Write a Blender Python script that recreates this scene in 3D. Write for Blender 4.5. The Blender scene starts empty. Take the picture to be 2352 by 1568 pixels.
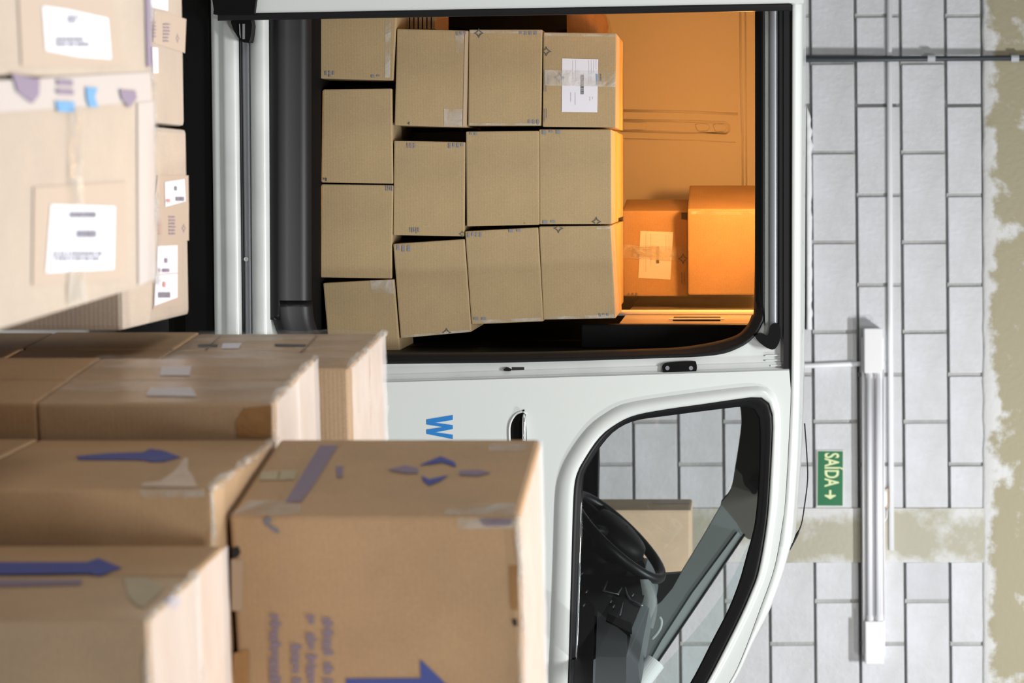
import bpy, bmesh, math, random
from mathutils import Vector, Matrix, noise
from mathutils.geometry import tessellate_polygon

random.seed(7)
S = bpy.context.scene
COL = S.collection
F = 5273.0            # focal length in pixels of the 2352 px wide frame (50 mm on a 22.3 mm sensor)
HX, CY, EYE = 1680.0, 784.0, 1.7

# ------------------------------------------------------------------ camera, world, lights, exposure
cam_d = bpy.data.cameras.new('camera')
cam = bpy.data.objects.new('camera', cam_d)
COL.objects.link(cam)
cam_d.sensor_fit = 'HORIZONTAL'
cam_d.sensor_width = 22.3
cam_d.lens = 50.0
cam_d.shift_x = -(HX - 1176.0) / 2352.0
cam.matrix_world = Matrix(((0, -1, 0, 0), (0, 0, -1, 0), (1, 0, 0, EYE), (0, 0, 0, 1)))
cam_d.clip_start = 0.05
cam_d.dof.use_dof = True
cam_d.dof.focus_distance = 5.95
cam_d.dof.aperture_fstop = 4.0
S.camera = cam

S.view_settings.view_transform = 'Standard'
S.view_settings.look = 'None'
S.view_settings.gamma = 1.0
S.view_settings.use_curve_mapping = False
S.view_settings.exposure = 0.0

wd = bpy.data.worlds.new('hall_light')
S.world = wd
wd.use_nodes = True
wbg = wd.node_tree.nodes['Background']
wbg.inputs[0].default_value = (1.0, 0.99, 0.965, 1)
wbg.inputs[1].default_value = 0.10


def area(name, loc, target, sx, sy, power, color=(1, 1, 1)):
    d = bpy.data.lights.new(name, 'AREA')
    d.shape = 'RECTANGLE'
    d.size, d.size_y = sx, sy
    d.energy = power
    d.color = color
    o = bpy.data.objects.new(name, d)
    COL.objects.link(o)
    o.location = loc
    o.rotation_euler = (Vector(target) - Vector(loc)).to_track_quat('-Z', 'Y').to_euler()
    return o


area('overhead_light', (0.25, 3.55, 4.2), (0.1, 3.75, 0.0), 1.0, 0.3, 138, (1.0, 0.98, 0.97))     # over the stacks
area('overhead_light', (4.6, 2.7, 5.6), (-0.1, 6.0, 1.0), 0.25, 0.12, 150, (1.0, 0.98, 0.95))      # from the right
area('overhead_light', (1.2, 0.2, 3.9), (0, 5.5, 1.0), 1.0, 0.3, 66, (1.0, 0.98, 0.955))          # added front fill from behind the camera, no lamp known there
area('overhead_light', (1.4, 7.2, 4.3), (0.4, 10.1, 1.7), 0.4, 0.08, 97, (0.97, 0.98, 1.0))      # in front of the wall
area('left_fill', (-3.4, 1.6, 3.7), (0, 4, 1), 2.2, 1.4, 52, (1.0, 0.98, 0.95))                     # added soft fill for the left faces, no such source known


# ------------------------------------------------------------------ materials
def mat(name, col, rough=0.6, metal=0.0, spec=0.5, coat=0.0, coat_rough=0.1, var=0.0, vscale=4.0, bump=0.0, bscale=60.0,
        emit=None, es=0.0, col2=None):
    m = bpy.data.materials.new(name)
    m.use_nodes = True
    nt = m.node_tree
    b = nt.nodes['Principled BSDF']
    b.inputs['Base Color'].default_value = (*col, 1)
    b.inputs['Roughness'].default_value = rough
    b.inputs['Metallic'].default_value = metal
    b.inputs['Specular IOR Level'].default_value = spec
    b.inputs['Coat Weight'].default_value = coat
    b.inputs['Coat Roughness'].default_value = coat_rough
    if emit:
        b.inputs['Emission Color'].default_value = (*emit, 1)
        b.inputs['Emission Strength'].default_value = es
    if var or bump:
        tc = nt.nodes.new('ShaderNodeTexCoord')
    if var:
        n = nt.nodes.new('ShaderNodeTexNoise')
        n.inputs['Scale'].default_value = vscale
        n.inputs['Detail'].default_value = 6
        r = nt.nodes.new('ShaderNodeValToRGB')
        c2 = col2 or tuple(max(0, c * (1 - var)) for c in col)
        r.color_ramp.elements[0].position = 0.35
        r.color_ramp.elements[1].position = 0.65
        r.color_ramp.elements[0].color = (*c2, 1)
        r.color_ramp.elements[1].color = (*col, 1)
        nt.links.new(tc.outputs['Object'], n.inputs['Vector'])
        nt.links.new(n.outputs[0], r.inputs[0])
        nt.links.new(r.outputs[0], b.inputs['Base Color'])
    if bump:
        n2 = nt.nodes.new('ShaderNodeTexNoise')
        n2.inputs['Scale'].default_value = bscale
        n2.inputs['Detail'].default_value = 5
        bp = nt.nodes.new('ShaderNodeBump')
        bp.inputs['Strength'].default_value = bump
        bp.inputs['Distance'].default_value = 0.01
        nt.links.new(tc.outputs['Object'], n2.inputs['Vector'])
        nt.links.new(n2.outputs[0], bp.inputs['Height'])
        nt.links.new(bp.outputs[0], b.inputs['Normal'])
    return m


def cardboard(name, col, coat=0.0, coat_rough=0.3):
    m = mat(name, col, rough=0.75, spec=0.25, coat=coat, coat_rough=coat_rough)
    nt = m.node_tree
    b = nt.nodes['Principled BSDF']
    tc = nt.nodes.new('ShaderNodeTexCoord')
    n = nt.nodes.new('ShaderNodeTexNoise')
    n.inputs['Scale'].default_value = 7
    n.inputs['Detail'].default_value = 8
    fib = nt.nodes.new('ShaderNodeTexNoise')
    fib.inputs['Scale'].default_value = 420
    mx = nt.nodes.new('ShaderNodeMixRGB')
    mx.blend_type = 'MULTIPLY'
    mx.inputs[0].default_value = 0.35
    r = nt.nodes.new('ShaderNodeValToRGB')
    r.color_ramp.elements[0].position = 0.3
    r.color_ramp.elements[1].position = 0.7
    r.color_ramp.elements[0].color = (*[c * 0.9 for c in col], 1)
    r.color_ramp.elements[1].color = (col[0] * 1.06, col[1] * 1.05, col[2] * 1.02, 1)
    w = nt.nodes.new('ShaderNodeTexWave')
    w.bands_direction = 'Z'
    w.inputs['Scale'].default_value = 42
    w.inputs['Distortion'].default_value = 0.4
    bp = nt.nodes.new('ShaderNodeBump')
    bp.inputs['Strength'].default_value = 0.05
    bp.inputs['Distance'].default_value = 0.002
    L = nt.links.new
    L(tc.outputs['Object'], n.inputs['Vector'])
    L(tc.outputs['Object'], fib.inputs['Vector'])
    L(tc.outputs['Object'], w.inputs['Vector'])
    L(n.outputs[0], r.inputs[0])
    L(r.outputs[0], mx.inputs[1])
    L(fib.outputs[0], mx.inputs[2])
    L(mx.outputs[0], b.inputs['Base Color'])
    L(w.outputs[0], bp.inputs['Height'])
    L(bp.outputs[0], b.inputs['Normal'])
    return m


def film(name, opacity=0.2, rough=0.12, tint=(0.95, 0.95, 0.95), scale=18.0, bump=0.6, stretch=(1, 1, 1), lo=0.35, hi=2.2):
    """clear plastic film: mostly see-through, with creases that catch the lamps"""
    m = bpy.data.materials.new(name)
    m.use_nodes = True
    nt = m.node_tree
    nt.nodes.clear()
    out = nt.nodes.new('ShaderNodeOutputMaterial')
    mix = nt.nodes.new('ShaderNodeMixShader')
    tr = nt.nodes.new('ShaderNodeBsdfTransparent')
    tr.inputs[0].default_value = (0.97, 0.97, 0.97, 1)
    pr = nt.nodes.new('ShaderNodeBsdfPrincipled')
    pr.inputs['Base Color'].default_value = (*tint, 1)
    pr.inputs['Roughness'].default_value = rough
    pr.inputs['Specular IOR Level'].default_value = 1.0
    tc = nt.nodes.new('ShaderNodeTexCoord')
    mp = nt.nodes.new('ShaderNodeMapping')
    mp.inputs['Scale'].default_value = stretch
    n = nt.nodes.new('ShaderNodeTexNoise')
    n.inputs['Scale'].default_value = scale
    n.inputs['Detail'].default_value = 8
    n.inputs['Distortion'].default_value = 1.0
    r = nt.nodes.new('ShaderNodeMapRange')
    r.inputs[1].default_value = 0.42
    r.inputs[2].default_value = 0.72
    r.inputs[3].default_value = opacity * lo
    r.inputs[4].default_value = min(1, opacity * hi)
    bp = nt.nodes.new('ShaderNodeBump')
    bp.inputs['Strength'].default_value = bump
    bp.inputs['Distance'].default_value = 0.02
    L = nt.links.new
    L(tc.outputs['Object'], mp.inputs[0])
    L(mp.outputs[0], n.inputs['Vector'])
    L(n.outputs[0], r.inputs[0])
    L(n.outputs[0], bp.inputs['Height'])
    L(bp.outputs[0], pr.inputs['Normal'])
    L(r.outputs[0], mix.inputs[0])
    L(tr.outputs[0], mix.inputs[1])
    L(pr.outputs[0], mix.inputs[2])
    L(mix.outputs[0], out.inputs[0])
    return m


def glass(name, tint, gloss=0.06):
    m = bpy.data.materials.new(name)
    m.use_nodes = True
    nt = m.node_tree
    nt.nodes.clear()
    out = nt.nodes.new('ShaderNodeOutputMaterial')
    mix = nt.nodes.new('ShaderNodeMixShader')
    tr = nt.nodes.new('ShaderNodeBsdfTransparent')
    tr.inputs[0].default_value = (*tint, 1)
    gl = nt.nodes.new('ShaderNodeBsdfGlossy')
    gl.inputs['Roughness'].default_value = 0.02
    mix.inputs[0].default_value = gloss
    nt.links.new(tr.outputs[0], mix.inputs[1])
    nt.links.new(gl.outputs[0], mix.inputs[2])
    nt.links.new(mix.outputs[0], out.inputs[0])
    return m


def worn_paint(name, base, under, lo, hi, scale, rough=0.85, zgrad=None):
    """lime paint brushed unevenly over bare render"""
    m = mat(name, base, rough=rough, spec=0.2)
    nt = m.node_tree
    b = nt.nodes['Principled BSDF']
    L = nt.links.new
    tc = nt.nodes.new('ShaderNodeTexCoord')
    n = nt.nodes.new('ShaderNodeTexNoise')
    n.inputs['Scale'].default_value = scale
    n.inputs['Detail'].default_value = 9
    n.inputs['Roughness'].default_value = 0.65
    L(tc.outputs['Object'], n.inputs['Vector'])
    src = n.outputs[0]
    if zgrad:
        sx = nt.nodes.new('ShaderNodeSeparateXYZ')
        L(tc.outputs['Object'], sx.inputs[0])
        mr = nt.nodes.new('ShaderNodeMapRange')
        mr.inputs[1].default_value, mr.inputs[2].default_value = zgrad[1], zgrad[2]
        mr.inputs[3].default_value, mr.inputs[4].default_value = zgrad[3], zgrad[4]
        if zgrad[0] == 'absX':
            ab = nt.nodes.new('ShaderNodeMath')
            ab.operation = 'ABSOLUTE'
            L(sx.outputs[0], ab.inputs[0])
            L(ab.outputs[0], mr.inputs[0])
        else:
            L(sx.outputs[zgrad[0]], mr.inputs[0])
        ad = nt.nodes.new('ShaderNodeMath')
        L(src, ad.inputs[0])
        L(mr.outputs[0], ad.inputs[1])
        src = ad.outputs[0]
    r = nt.nodes.new('ShaderNodeValToRGB')
    r.color_ramp.elements[0].position = lo
    r.color_ramp.elements[1].position = hi
    r.color_ramp.elements[0].color = (*under, 1)
    r.color_ramp.elements[1].color = (*base, 1)
    L(src, r.inputs[0])
    L(r.outputs[0], b.inputs['Base Color'])
    bp = nt.nodes.new('ShaderNodeBump')
    bp.inputs['Strength'].default_value = 0.35
    bp.inputs['Distance'].default_value = 0.01
    n2 = nt.nodes.new('ShaderNodeTexNoise')
    n2.inputs['Scale'].default_value = 45
    n2.inputs['Detail'].default_value = 6
    L(tc.outputs['Object'], n2.inputs['Vector'])
    L(n2.outputs[0], bp.inputs['Height'])
    L(bp.outputs[0], b.inputs['Normal'])
    return m


M = {}
M['kraft_van'] = cardboard('kraft_cardboard_olive', (0.485, 0.365, 0.205))  # same kraft as the tan, the doorway light's yellower tint in its colour
M['kraft'] = cardboard('kraft_cardboard_tan', (0.62, 0.42, 0.25), coat=0.12)
M['kraft_pale'] = cardboard('kraft_cardboard_overlit', (0.60, 0.515, 0.43), coat=0.25, coat_rough=0.45)  # film haze and the lids' overexposure put into the base colour
M['kraft_orange'] = cardboard('kraft_cardboard_brown', (0.56, 0.40, 0.25))
M['kraft_light'] = cardboard('kraft_cardboard_light', (0.88, 0.68, 0.47))
M['kraft_lid'] = cardboard('kraft_cardboard_filmed', (0.64, 0.46, 0.30), coat=0.5, coat_rough=0.25)
M['white_paint'] = mat('white_car_paint', (0.655, 0.70, 0.69), rough=0.35, coat=0.6, coat_rough=0.06)
M['white_jamb'] = mat('white_satin_paint', (0.64, 0.68, 0.675), rough=0.4, coat=0.4, coat_rough=0.15, var=0.12, vscale=6)
M['cargo_paint'] = mat('cargo_bay_paint', (0.82, 0.80, 0.77), rough=0.5, coat=0.0)
M['bulkhead_grey'] = mat('bulkhead_grey_paint', (0.34, 0.31, 0.30), rough=0.3, coat=0.4)
M['black_rubber'] = mat('black_rubber', (0.009, 0.0095, 0.011), rough=0.42, spec=0.3)
M['black_plastic'] = mat('black_plastic', (0.0045, 0.0045, 0.0048), rough=0.5, spec=0.12, bump=0.05, bscale=300)
M['step_plastic'] = mat('step_plastic', (0.005, 0.0047, 0.0047), rough=0.7, spec=0.08)
M['dash_grey'] = mat('dash_grey_plastic', (0.14, 0.16, 0.175), rough=0.5, bump=0.04, bscale=300)
M['pillar_grey'] = mat('pillar_grey_trim', (0.20, 0.22, 0.22), rough=0.55)
M['pillar_light'] = mat('pillar_light_trim', (0.42, 0.46, 0.46), rough=0.45)
M['headliner'] = mat('dark_headliner', (0.13, 0.12, 0.105), rough=0.9)
M['rail'] = mat('zinc_rail', (0.30, 0.32, 0.35), rough=0.4, metal=0.5)
M['chrome'] = mat('chrome', (0.75, 0.77, 0.80), rough=0.12, metal=1.0)
M['block'] = worn_paint('painted_concrete_block', (0.75, 0.765, 0.80), (0.64, 0.65, 0.65), 0.36, 0.60, 3.2)
M['block_b'] = worn_paint('painted_concrete_block_grey', (0.66, 0.675, 0.71), (0.59, 0.60, 0.605), 0.36, 0.60, 3.8)
M['mortar'] = mat('grey_mortar', (0.50, 0.50, 0.49), rough=0.95, var=0.2, vscale=9, bump=0.5, bscale=70)
M['lime_render'] = worn_paint('lime_washed_pillar', (0.73, 0.735, 0.72), (0.50, 0.48, 0.38), 0.50, 0.64, 3.6, zgrad=('absX', 0.05, 0.12, 0.0, 0.12))
M['beam'] = worn_paint('bare_beam_render', (0.74, 0.745, 0.735), (0.43, 0.39, 0.27), 0.50, 0.60, 5.5, zgrad=(2, -0.01, 0.085, 0.24, -0.06))
M['plaster'] = mat('white_plaster', (0.95, 0.96, 0.97), rough=0.9, bump=0.3, bscale=60)
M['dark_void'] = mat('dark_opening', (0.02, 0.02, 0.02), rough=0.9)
M['white_pvc'] = mat('white_pvc', (0.90, 0.91, 0.93), rough=0.35)
M['black_pipe'] = mat('dark_grey_conduit', (0.055, 0.065, 0.075), rough=0.45)
M['clip_grey'] = mat('grey_clip', (0.5, 0.52, 0.55), rough=0.5)
M['lamp_white'] = mat('lamp_white_enamel', (0.92, 0.92, 0.93), rough=0.35)
M['lamp_tray'] = mat('lamp_reflector', (0.84, 0.83, 0.85), rough=0.4)
M['tube'] = mat('fluorescent_tube_glass', (0.93, 0.94, 0.98), rough=0.3, coat=0.3)
M['sign_green'] = mat('sign_green', (0.008, 0.17, 0.062), rough=0.35)
M['sign_cream'] = mat('sign_cream', (0.80, 0.90, 0.50), rough=0.5)
M['sign_border'] = mat('sign_border', (0.72, 0.76, 0.68), rough=0.5)
M['blue_letter'] = mat('blue_vinyl', (0.02, 0.20, 0.56), rough=0.4)
M['label'] = mat('paper_label', (0.74, 0.75, 0.83), rough=0.6)
M['label_bright'] = mat('paper_label_white', (0.86, 0.88, 0.97), rough=0.6)
M['ink'] = mat('grey_ink', (0.22, 0.22, 0.26), rough=0.7)
M['ink_light'] = mat('pale_grey_ink', (0.48, 0.48, 0.54), rough=0.7)
M['ink_dark'] = mat('dark_ink', (0.075, 0.085, 0.09), rough=0.7)
M['ink_blue'] = mat('blue_ink', (0.075, 0.105, 0.36), rough=0.7)
M['ink_violet'] = mat('faded_violet_ink', (0.27, 0.22, 0.30), rough=0.7)
M['ink_sky'] = mat('sky_blue_ink', (0.16, 0.36, 0.62), rough=0.7)
M['ink_red'] = mat('red_ink', (0.62, 0.30, 0.28), rough=0.7)
M['tape_brown'] = mat('brown_tape', (0.40, 0.22, 0.09), rough=0.2, coat=0.6, coat_rough=0.08, bump=0.4, bscale=40)
M['tape_tan'] = mat('tan_tape', (0.50, 0.38, 0.27), rough=0.5)
M['tape_cloudy'] = mat('cloudy_packing_tape', (0.53, 0.50, 0.48), rough=0.5, bump=0.1, bscale=12)
M['panel_pale'] = mat('pale_printed_panel', (0.50, 0.41, 0.33), rough=0.6)
M['wrap_top'] = film('stretch_wrap_whitened', 0.40, 0.35, (0.90, 0.85, 0.83), 5, 0.1, lo=0.9, hi=1.1)  # wrap over the lids, whitened to imitate their overexposed tops
M['paper_inner'] = mat('torn_cardboard_ply', (0.70, 0.58, 0.48), rough=0.9, bump=0.5, bscale=30)
M['paper_green'] = mat('torn_pale_ply', (0.50, 0.44, 0.31), rough=0.9, bump=0.4, bscale=30)
M['clear_tape'] = film('clear_tape', 0.30, 0.15, (0.78, 0.76, 0.70), 14, 0.5)
M['wrap'] = film('stretch_wrap', 0.13, 0.08, (0.85, 0.84, 0.82), 13, 0.9, (1, 1, 0.35))
M['wrap_heavy'] = film('stretch_wrap_bunched', 0.26, 0.12, (0.80, 0.81, 0.78), 16, 1.2, (1, 1, 0.3))
M['side_glass'] = glass('side_glass', (0.97, 0.98, 0.98), 0.05)
M['wind_glass'] = glass('windshield_glass', (0.80, 0.88, 0.86), 0.05)
M['floor'] = mat('concrete_floor', (0.36, 0.37, 0.36), rough=0.55, var=0.25, vscale=2.5, bump=0.15, bscale=30)
M['warm_lens'] = mat('warm_lamp_lens', (0.9, 0.6, 0.3), rough=0.4, emit=(1.0, 0.42, 0.10), es=9.0)
M['plate_black'] = mat('matt_black', (0.01, 0.01, 0.01), rough=0.9)
M['roll_paper'] = mat('roll_paper', (0.88, 0.90, 0.92), rough=0.6)
M['pallet'] = mat('pallet_wood', (0.40, 0.30, 0.18), rough=0.8, var=0.3, vscale=8)


# ------------------------------------------------------------------ geometry helpers
def tag(o, label=None, cat=None, group=None, kind=None):
    if label: o['label'] = label
    if cat: o['category'] = cat
    if group: o['group'] = group
    if kind: o['kind'] = kind
    return o


def link_mesh(name, me, m, parent=None, loc=None, smooth=False):
    if m is not None and not me.materials:
        me.materials.append(m)
    if smooth:
        for p in me.polygons:
            p.use_smooth = True
    o = bpy.data.objects.new(name, me)
    COL.objects.link(o)
    if parent is not None:
        o.parent = parent
    if loc is not None:
        o.location = loc
    return o


def from_bm(name, bm, m, parent=None, loc=None, smooth=False):
    bmesh.ops.recalc_face_normals(bm, faces=bm.faces)
    me = bpy.data.meshes.new(name)
    bm.to_mesh(me)
    bm.free()
    return link_mesh(name, me, m, parent, loc, smooth)


def empty(name, loc=(0, 0, 0), rz=0.0):
    o = bpy.data.objects.new(name, None)
    COL.objects.link(o)
    o.location = loc
    o.rotation_euler = (0, 0, rz)
    return o


def ray(x, y):
    return Vector(((y - CY) / F, 1.0, (x - HX) / F))


def W(x, y, d):
    r = ray(x, y) * d
    return Vector((r.x, r.y, r.z + EYE))


def on_plane(x, y, p0, nrm, off=0.0):
    """the point of the plane seen at photo position x, y"""
    r = ray(x, y)
    c = Vector((0, 0, EYE))
    t = ((Vector(p0) - c).dot(nrm) + off) / r.dot(nrm)
    return c + r * t


# van frame: l forward (to the right), n inwards, z up
AV = math.radians(4.1)
VO = Vector((0.0, 5.86, 0.0))
VLx = Vector((math.cos(AV), math.sin(AV), 0))
VNx = Vector((-math.sin(AV), math.cos(AV), 0))


def V(x, y, n):
    p = on_plane(x, y, VO + VNx * n, VNx)
    q = p - VO
    return Vector((q.dot(VLx), n, q.z))


def VW(l, n, z):
    return VO + VLx * l + VNx * n + Vector((0, 0, z))


def smooth_path(pts, sub=5, closed=False):
    out = []
    n = len(pts)
    rng = range(n if closed else n - 1)
    for i in rng:
        p = [Vector(pts[(i + k) % n]) if closed else Vector(pts[min(max(i + k, 0), n - 1)]) for k in (-1, 0, 1, 2)]
        for s in range(sub):
            t = s / sub
            out.append(0.5 * ((2 * p[1]) + (p[2] - p[0]) * t + (2 * p[0] - 5 * p[1] + 4 * p[2] - p[3]) * t * t
                              + (-p[0] + 3 * p[1] - 3 * p[2] + p[3]) * t ** 3))
    if not closed:
        out.append(Vector(pts[-1]))
    return out


def px_path(pts, sub=5, closed=False):
    return [(v[0], v[1]) for v in smooth_path([(p[0], p[1], 0) for p in pts], sub, closed)]


def prism_bm(loops, off):
    """flat plate from 3-D loops (outer first, then holes), thickened by the vector off"""
    bm = bmesh.new()
    tris = tessellate_polygon([[Vector(p) for p in lp] for lp in loops])
    flat = [Vector(p) for lp in loops for p in lp]
    a = [bm.verts.new(p) for p in flat]
    b = [bm.verts.new(p + off) for p in flat]
    for t in tris:
        try:
            bm.faces.new([a[i] for i in t])
            bm.faces.new([b[i] for i in reversed(t)])
        except ValueError:
            pass
    k = 0
    for lp in loops:
        n = len(lp)
        for i in range(n):
            j = (i + 1) % n
            bm.faces.new((a[k + i], a[k + j], b[k + j], b[k + i]))
        k += n
    return bm


def van_plate(name, loops_px, n, thick, m, parent, bev=0.0):
    loops = [[V(x, y, n) for x, y in lp] for lp in loops_px]
    bm = prism_bm(loops, Vector((0, thick, 0)))
    return from_bm(name, bm, m, parent)


def loft(name, rows, m, parent=None, loc=None, smooth=True, close_u=False, close_v=False, thick=0.0):
    bm = bmesh.new()
    vs = [[bm.verts.new(p) for p in r] for r in rows]
    R, C = len(rows), len(rows[0])
    for i in range(R if close_v else R - 1):
        for j in range(C if close_u else C - 1):
            a, b = vs[i][j], vs[i][(j + 1) % C]
            c, d = vs[(i + 1) % R][(j + 1) % C], vs[(i + 1) % R][j]
            bm.faces.new((a, b, c, d))
    bmesh.ops.recalc_face_normals(bm, faces=bm.faces)
    if thick:
        g = bm.faces[:]
        bmesh.ops.solidify(bm, geom=g, thickness=thick)
    return from_bm(name, bm, m, parent, loc, smooth)


def tube_bm(bm, pts, rad, seg=10, cap=True):
    pts = [Vector(p) for p in pts]
    rings = []
    for i, p in enumerate(pts):
        d = (pts[min(i + 1, len(pts) - 1)] - pts[max(i - 1, 0)]).normalized()
        u = d.cross(Vector((0, 0, 1)))
        if u.length < 1e-3:
            u = d.cross(Vector((0, 1, 0)))
        u.normalize()
        v = d.cross(u)
        r = rad[i] if isinstance(rad, (list, tuple)) else rad
        rings.append([bm.verts.new(p + (u * math.cos(2 * math.pi * k / seg) + v * math.sin(2 * math.pi * k / seg)) * r) for k in range(seg)])
    for a, b in zip(rings, rings[1:]):
        for k in range(seg):
            bm.faces.new((a[k], a[(k + 1) % seg], b[(k + 1) % seg], b[k]))
    if cap:
        bm.faces.new(rings[0])
        bm.faces.new(rings[-1])
    return bm


def tube(name, pts, rad, m, parent=None, seg=10):
    return from_bm(name, tube_bm(bmesh.new(), pts, rad, seg), m, parent, smooth=True)


def hexa_bm(c8, bev=0.0, seg=2):
    """c8: four front corners (bl, br, tr, tl) then the four behind them"""
    bm = bmesh.new()
    v = [bm.verts.new(p) for p in c8]
    for f in ((0, 1, 2, 3), (7, 6, 5, 4), (0, 4, 5, 1), (1, 5, 6, 2), (2, 6, 7, 3), (3, 7, 4, 0)):
        bm.faces.new([v[i] for i in f])
    bmesh.ops.recalc_face_normals(bm, faces=bm.faces)
    if bev:
        bmesh.ops.bevel(bm, geom=bm.edges[:], offset=bev, segments=seg, profile=0.6, affect='EDGES')
    return bm


def box_bm(p0, p1, bev=0.0, seg=2):
    x0, y0, z0 = p0
    x1, y1, z1 = p1
    return hexa_bm([Vector(p) for p in ((x0, y0, z0), (x1, y0, z0), (x1, y0, z1), (x0, y0, z1),
                                        (x0, y1, z0), (x1, y1, z0), (x1, y1, z1), (x0, y1, z1))], bev, seg)


# ------------------------------------------------------------------ the setting
DW = 10.19                      # distance of the block wall
KW = DW / F


def wx(y): return (y - CY) * KW
def wz(x): return EYE + (x - HX) * KW


floor = from_bm('floor', box_bm((-5, -1, -0.1), (6, 10.9, 0)), M['floor'])
tag(floor, kind='structure')

wall = from_bm('wall_back', box_bm((-3.4, DW + 0.030, 0), (3.6, DW + 0.55, 3.6)), M['mortar'])
# dark opening behind the van roof: carve it as a recess
tag(wall, kind='structure')
WOP = (wx(243), wx(757), 1.30, wz(1850))
blk_me = {}


def block_mesh(w, h, key, m):
    k = (round(w, 3), round(h, 3), key)
    if k not in blk_me:
        bm = box_bm((-w / 2, 0, -h / 2), (w / 2, 0.06, h / 2), 0.004, 2)
        for v in bm.verts:
            v.co.y += 0.002 * noise.noise(v.co * 9 + Vector((key * 3.3, 0, 0)))
        bmesh.ops.recalc_face_normals(bm, faces=bm.faces)
        me = bpy.data.meshes.new('concrete_block')
        bm.to_mesh(me)
        bm.free()
        me.materials.append(m)
        blk_me[k] = me
    return blk_me[k]


TILT = 0.0085                    # courses rise a little to the right
pil0, pil1 = wx(1166), wx(1291)
beam_z = wz(2257)
ci = 0
hj = bmesh.new()
for k in range(-10, 4):
    z0 = wz(1862) + 0.2 * k
    z1 = min(z0 + 0.2, beam_z - 0.002)
    ya = 968 if k % 2 == 0 else 1066
    js = [wx(ya + 206 * m_) for m_ in range(-11, 9)]
    for a, b in zip(js, js[1:]):
        segs = [(a, b)]
        res = []
        for (u, v) in segs:            # leave the pillar free
            if v <= pil0 or u >= pil1:
                res.append((u, v))
            else:
                if pil0 - u > 0.05: res.append((u, pil0 + 0.008))
                if v - pil1 > 0.05: res.append((pil1 - 0.008, v))
        segs, res = res, []
        for (u, v) in segs:            # leave the dark opening free
            zc = (z0 + z1) / 2
            if WOP[2] < zc < WOP[3] and not (v <= WOP[0] or u >= WOP[1]):
                if WOP[0] - u > 0.05: res.append((u, WOP[0] + 0.01))
                if v - WOP[1] > 0.05: res.append((WOP[1] - 0.01, v))
            else:
                res.append((u, v))
        for (u, v) in res:
            if v < -2.6 or u > 2.6 or z1 < 0.05:
                continue
            ci += 1
            zz0 = max(z0, 0.0)
            o = bpy.data.objects.new('concrete_block', block_mesh(v - u - 0.016, z1 - zz0 - 0.013, ci % 3, M['block'] if random.random() < .75 else M['block_b']))
            COL.objects.link(o)
            o.parent = wall
            xc = (u + v) / 2
            zq = TILT * (v - wx(400))
            if abs(v - pil0) > .02 and abs(v - WOP[0]) > .02:
                hexa = box_bm((v - .010, DW + .004 + .002 * (ci % 3), zz0 + zq + .003), (v + .010, DW + .04, z1 + zq - .004))
                tmp = bpy.data.meshes.new('t'); hexa.to_mesh(tmp); hexa.free(); hj.from_mesh(tmp); bpy.data.meshes.remove(tmp)
            o.location = (xc, DW - 0.004 + random.uniform(-.002, .002), (zz0 + z1) / 2 + 0.003 + TILT * (xc - wx(400)))
            o.rotation_euler = (0, -TILT, 0)

hjo = from_bm('head_joint', hj, M['mortar'], wall)
tag(hjo, kind='stuff')
p = from_bm('concrete_pillar', box_bm((-(pil1 - pil0) / 2, DW - 0.012, 0), ((pil1 - pil0) / 2, DW + 0.03, beam_z + 0.02), 0.004), M['lime_render'], wall)
p.location = ((pil0 + pil1) / 2, 0, 0)
bm = bmesh.new()
# beam with a rough lower edge
NB = 90
rows = []
prof = [(0.05, 0.0), (-0.004, 0.0), (-0.012, 0.012), (-0.012, 0.06), (-0.012, 0.5)]
for i in range(NB + 1):
    X = -3.4 + 7.0 * i / NB
    e = 0.006 * noise.noise(Vector((X * 9, 0, 0)))
    rows.append([Vector((X, dn, dz + (e if dz < 0.03 else 0) + 0.004 * noise.noise(Vector((X * 14, dz * 9, 3))))) for dn, dz in prof])
bo = loft('concrete_beam', rows, M['beam'], wall)
bo.location = (0, DW - 0.004, beam_z)

# dark window opening and its plaster lintel
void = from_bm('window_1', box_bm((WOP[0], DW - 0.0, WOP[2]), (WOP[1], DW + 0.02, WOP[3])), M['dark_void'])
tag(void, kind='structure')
rows = []
for i in range(61):
    y = 240 + 517 * i / 60
    edge = 1865 + 2.5 * noise.noise(Vector((y * .02, 1, 0))) + 3.0 * noise.noise(Vector((y * .055, 5, 0)))
    if i < 5: edge -= (5 - i) ** 2 * 0.7
    if 270 < y < 300: edge -= 4 * math.sin((y - 270) / 30 * math.pi)
    lo = min(1850.0, edge - 3) + (y - 240) / 517 * 1.5
    X = wx(y)
    rows.append([Vector((X, DW, wz(lo))), Vector((X, DW - 0.02, wz(lo) + .002)), Vector((X, DW - 0.034, wz(lo * .75 + edge * .25))), Vector((X, DW - 0.012, wz(edge) - .001)), Vector((X, DW, wz(edge)))])
tag(loft('trim_1', rows, M['plaster']), kind='structure')

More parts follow.
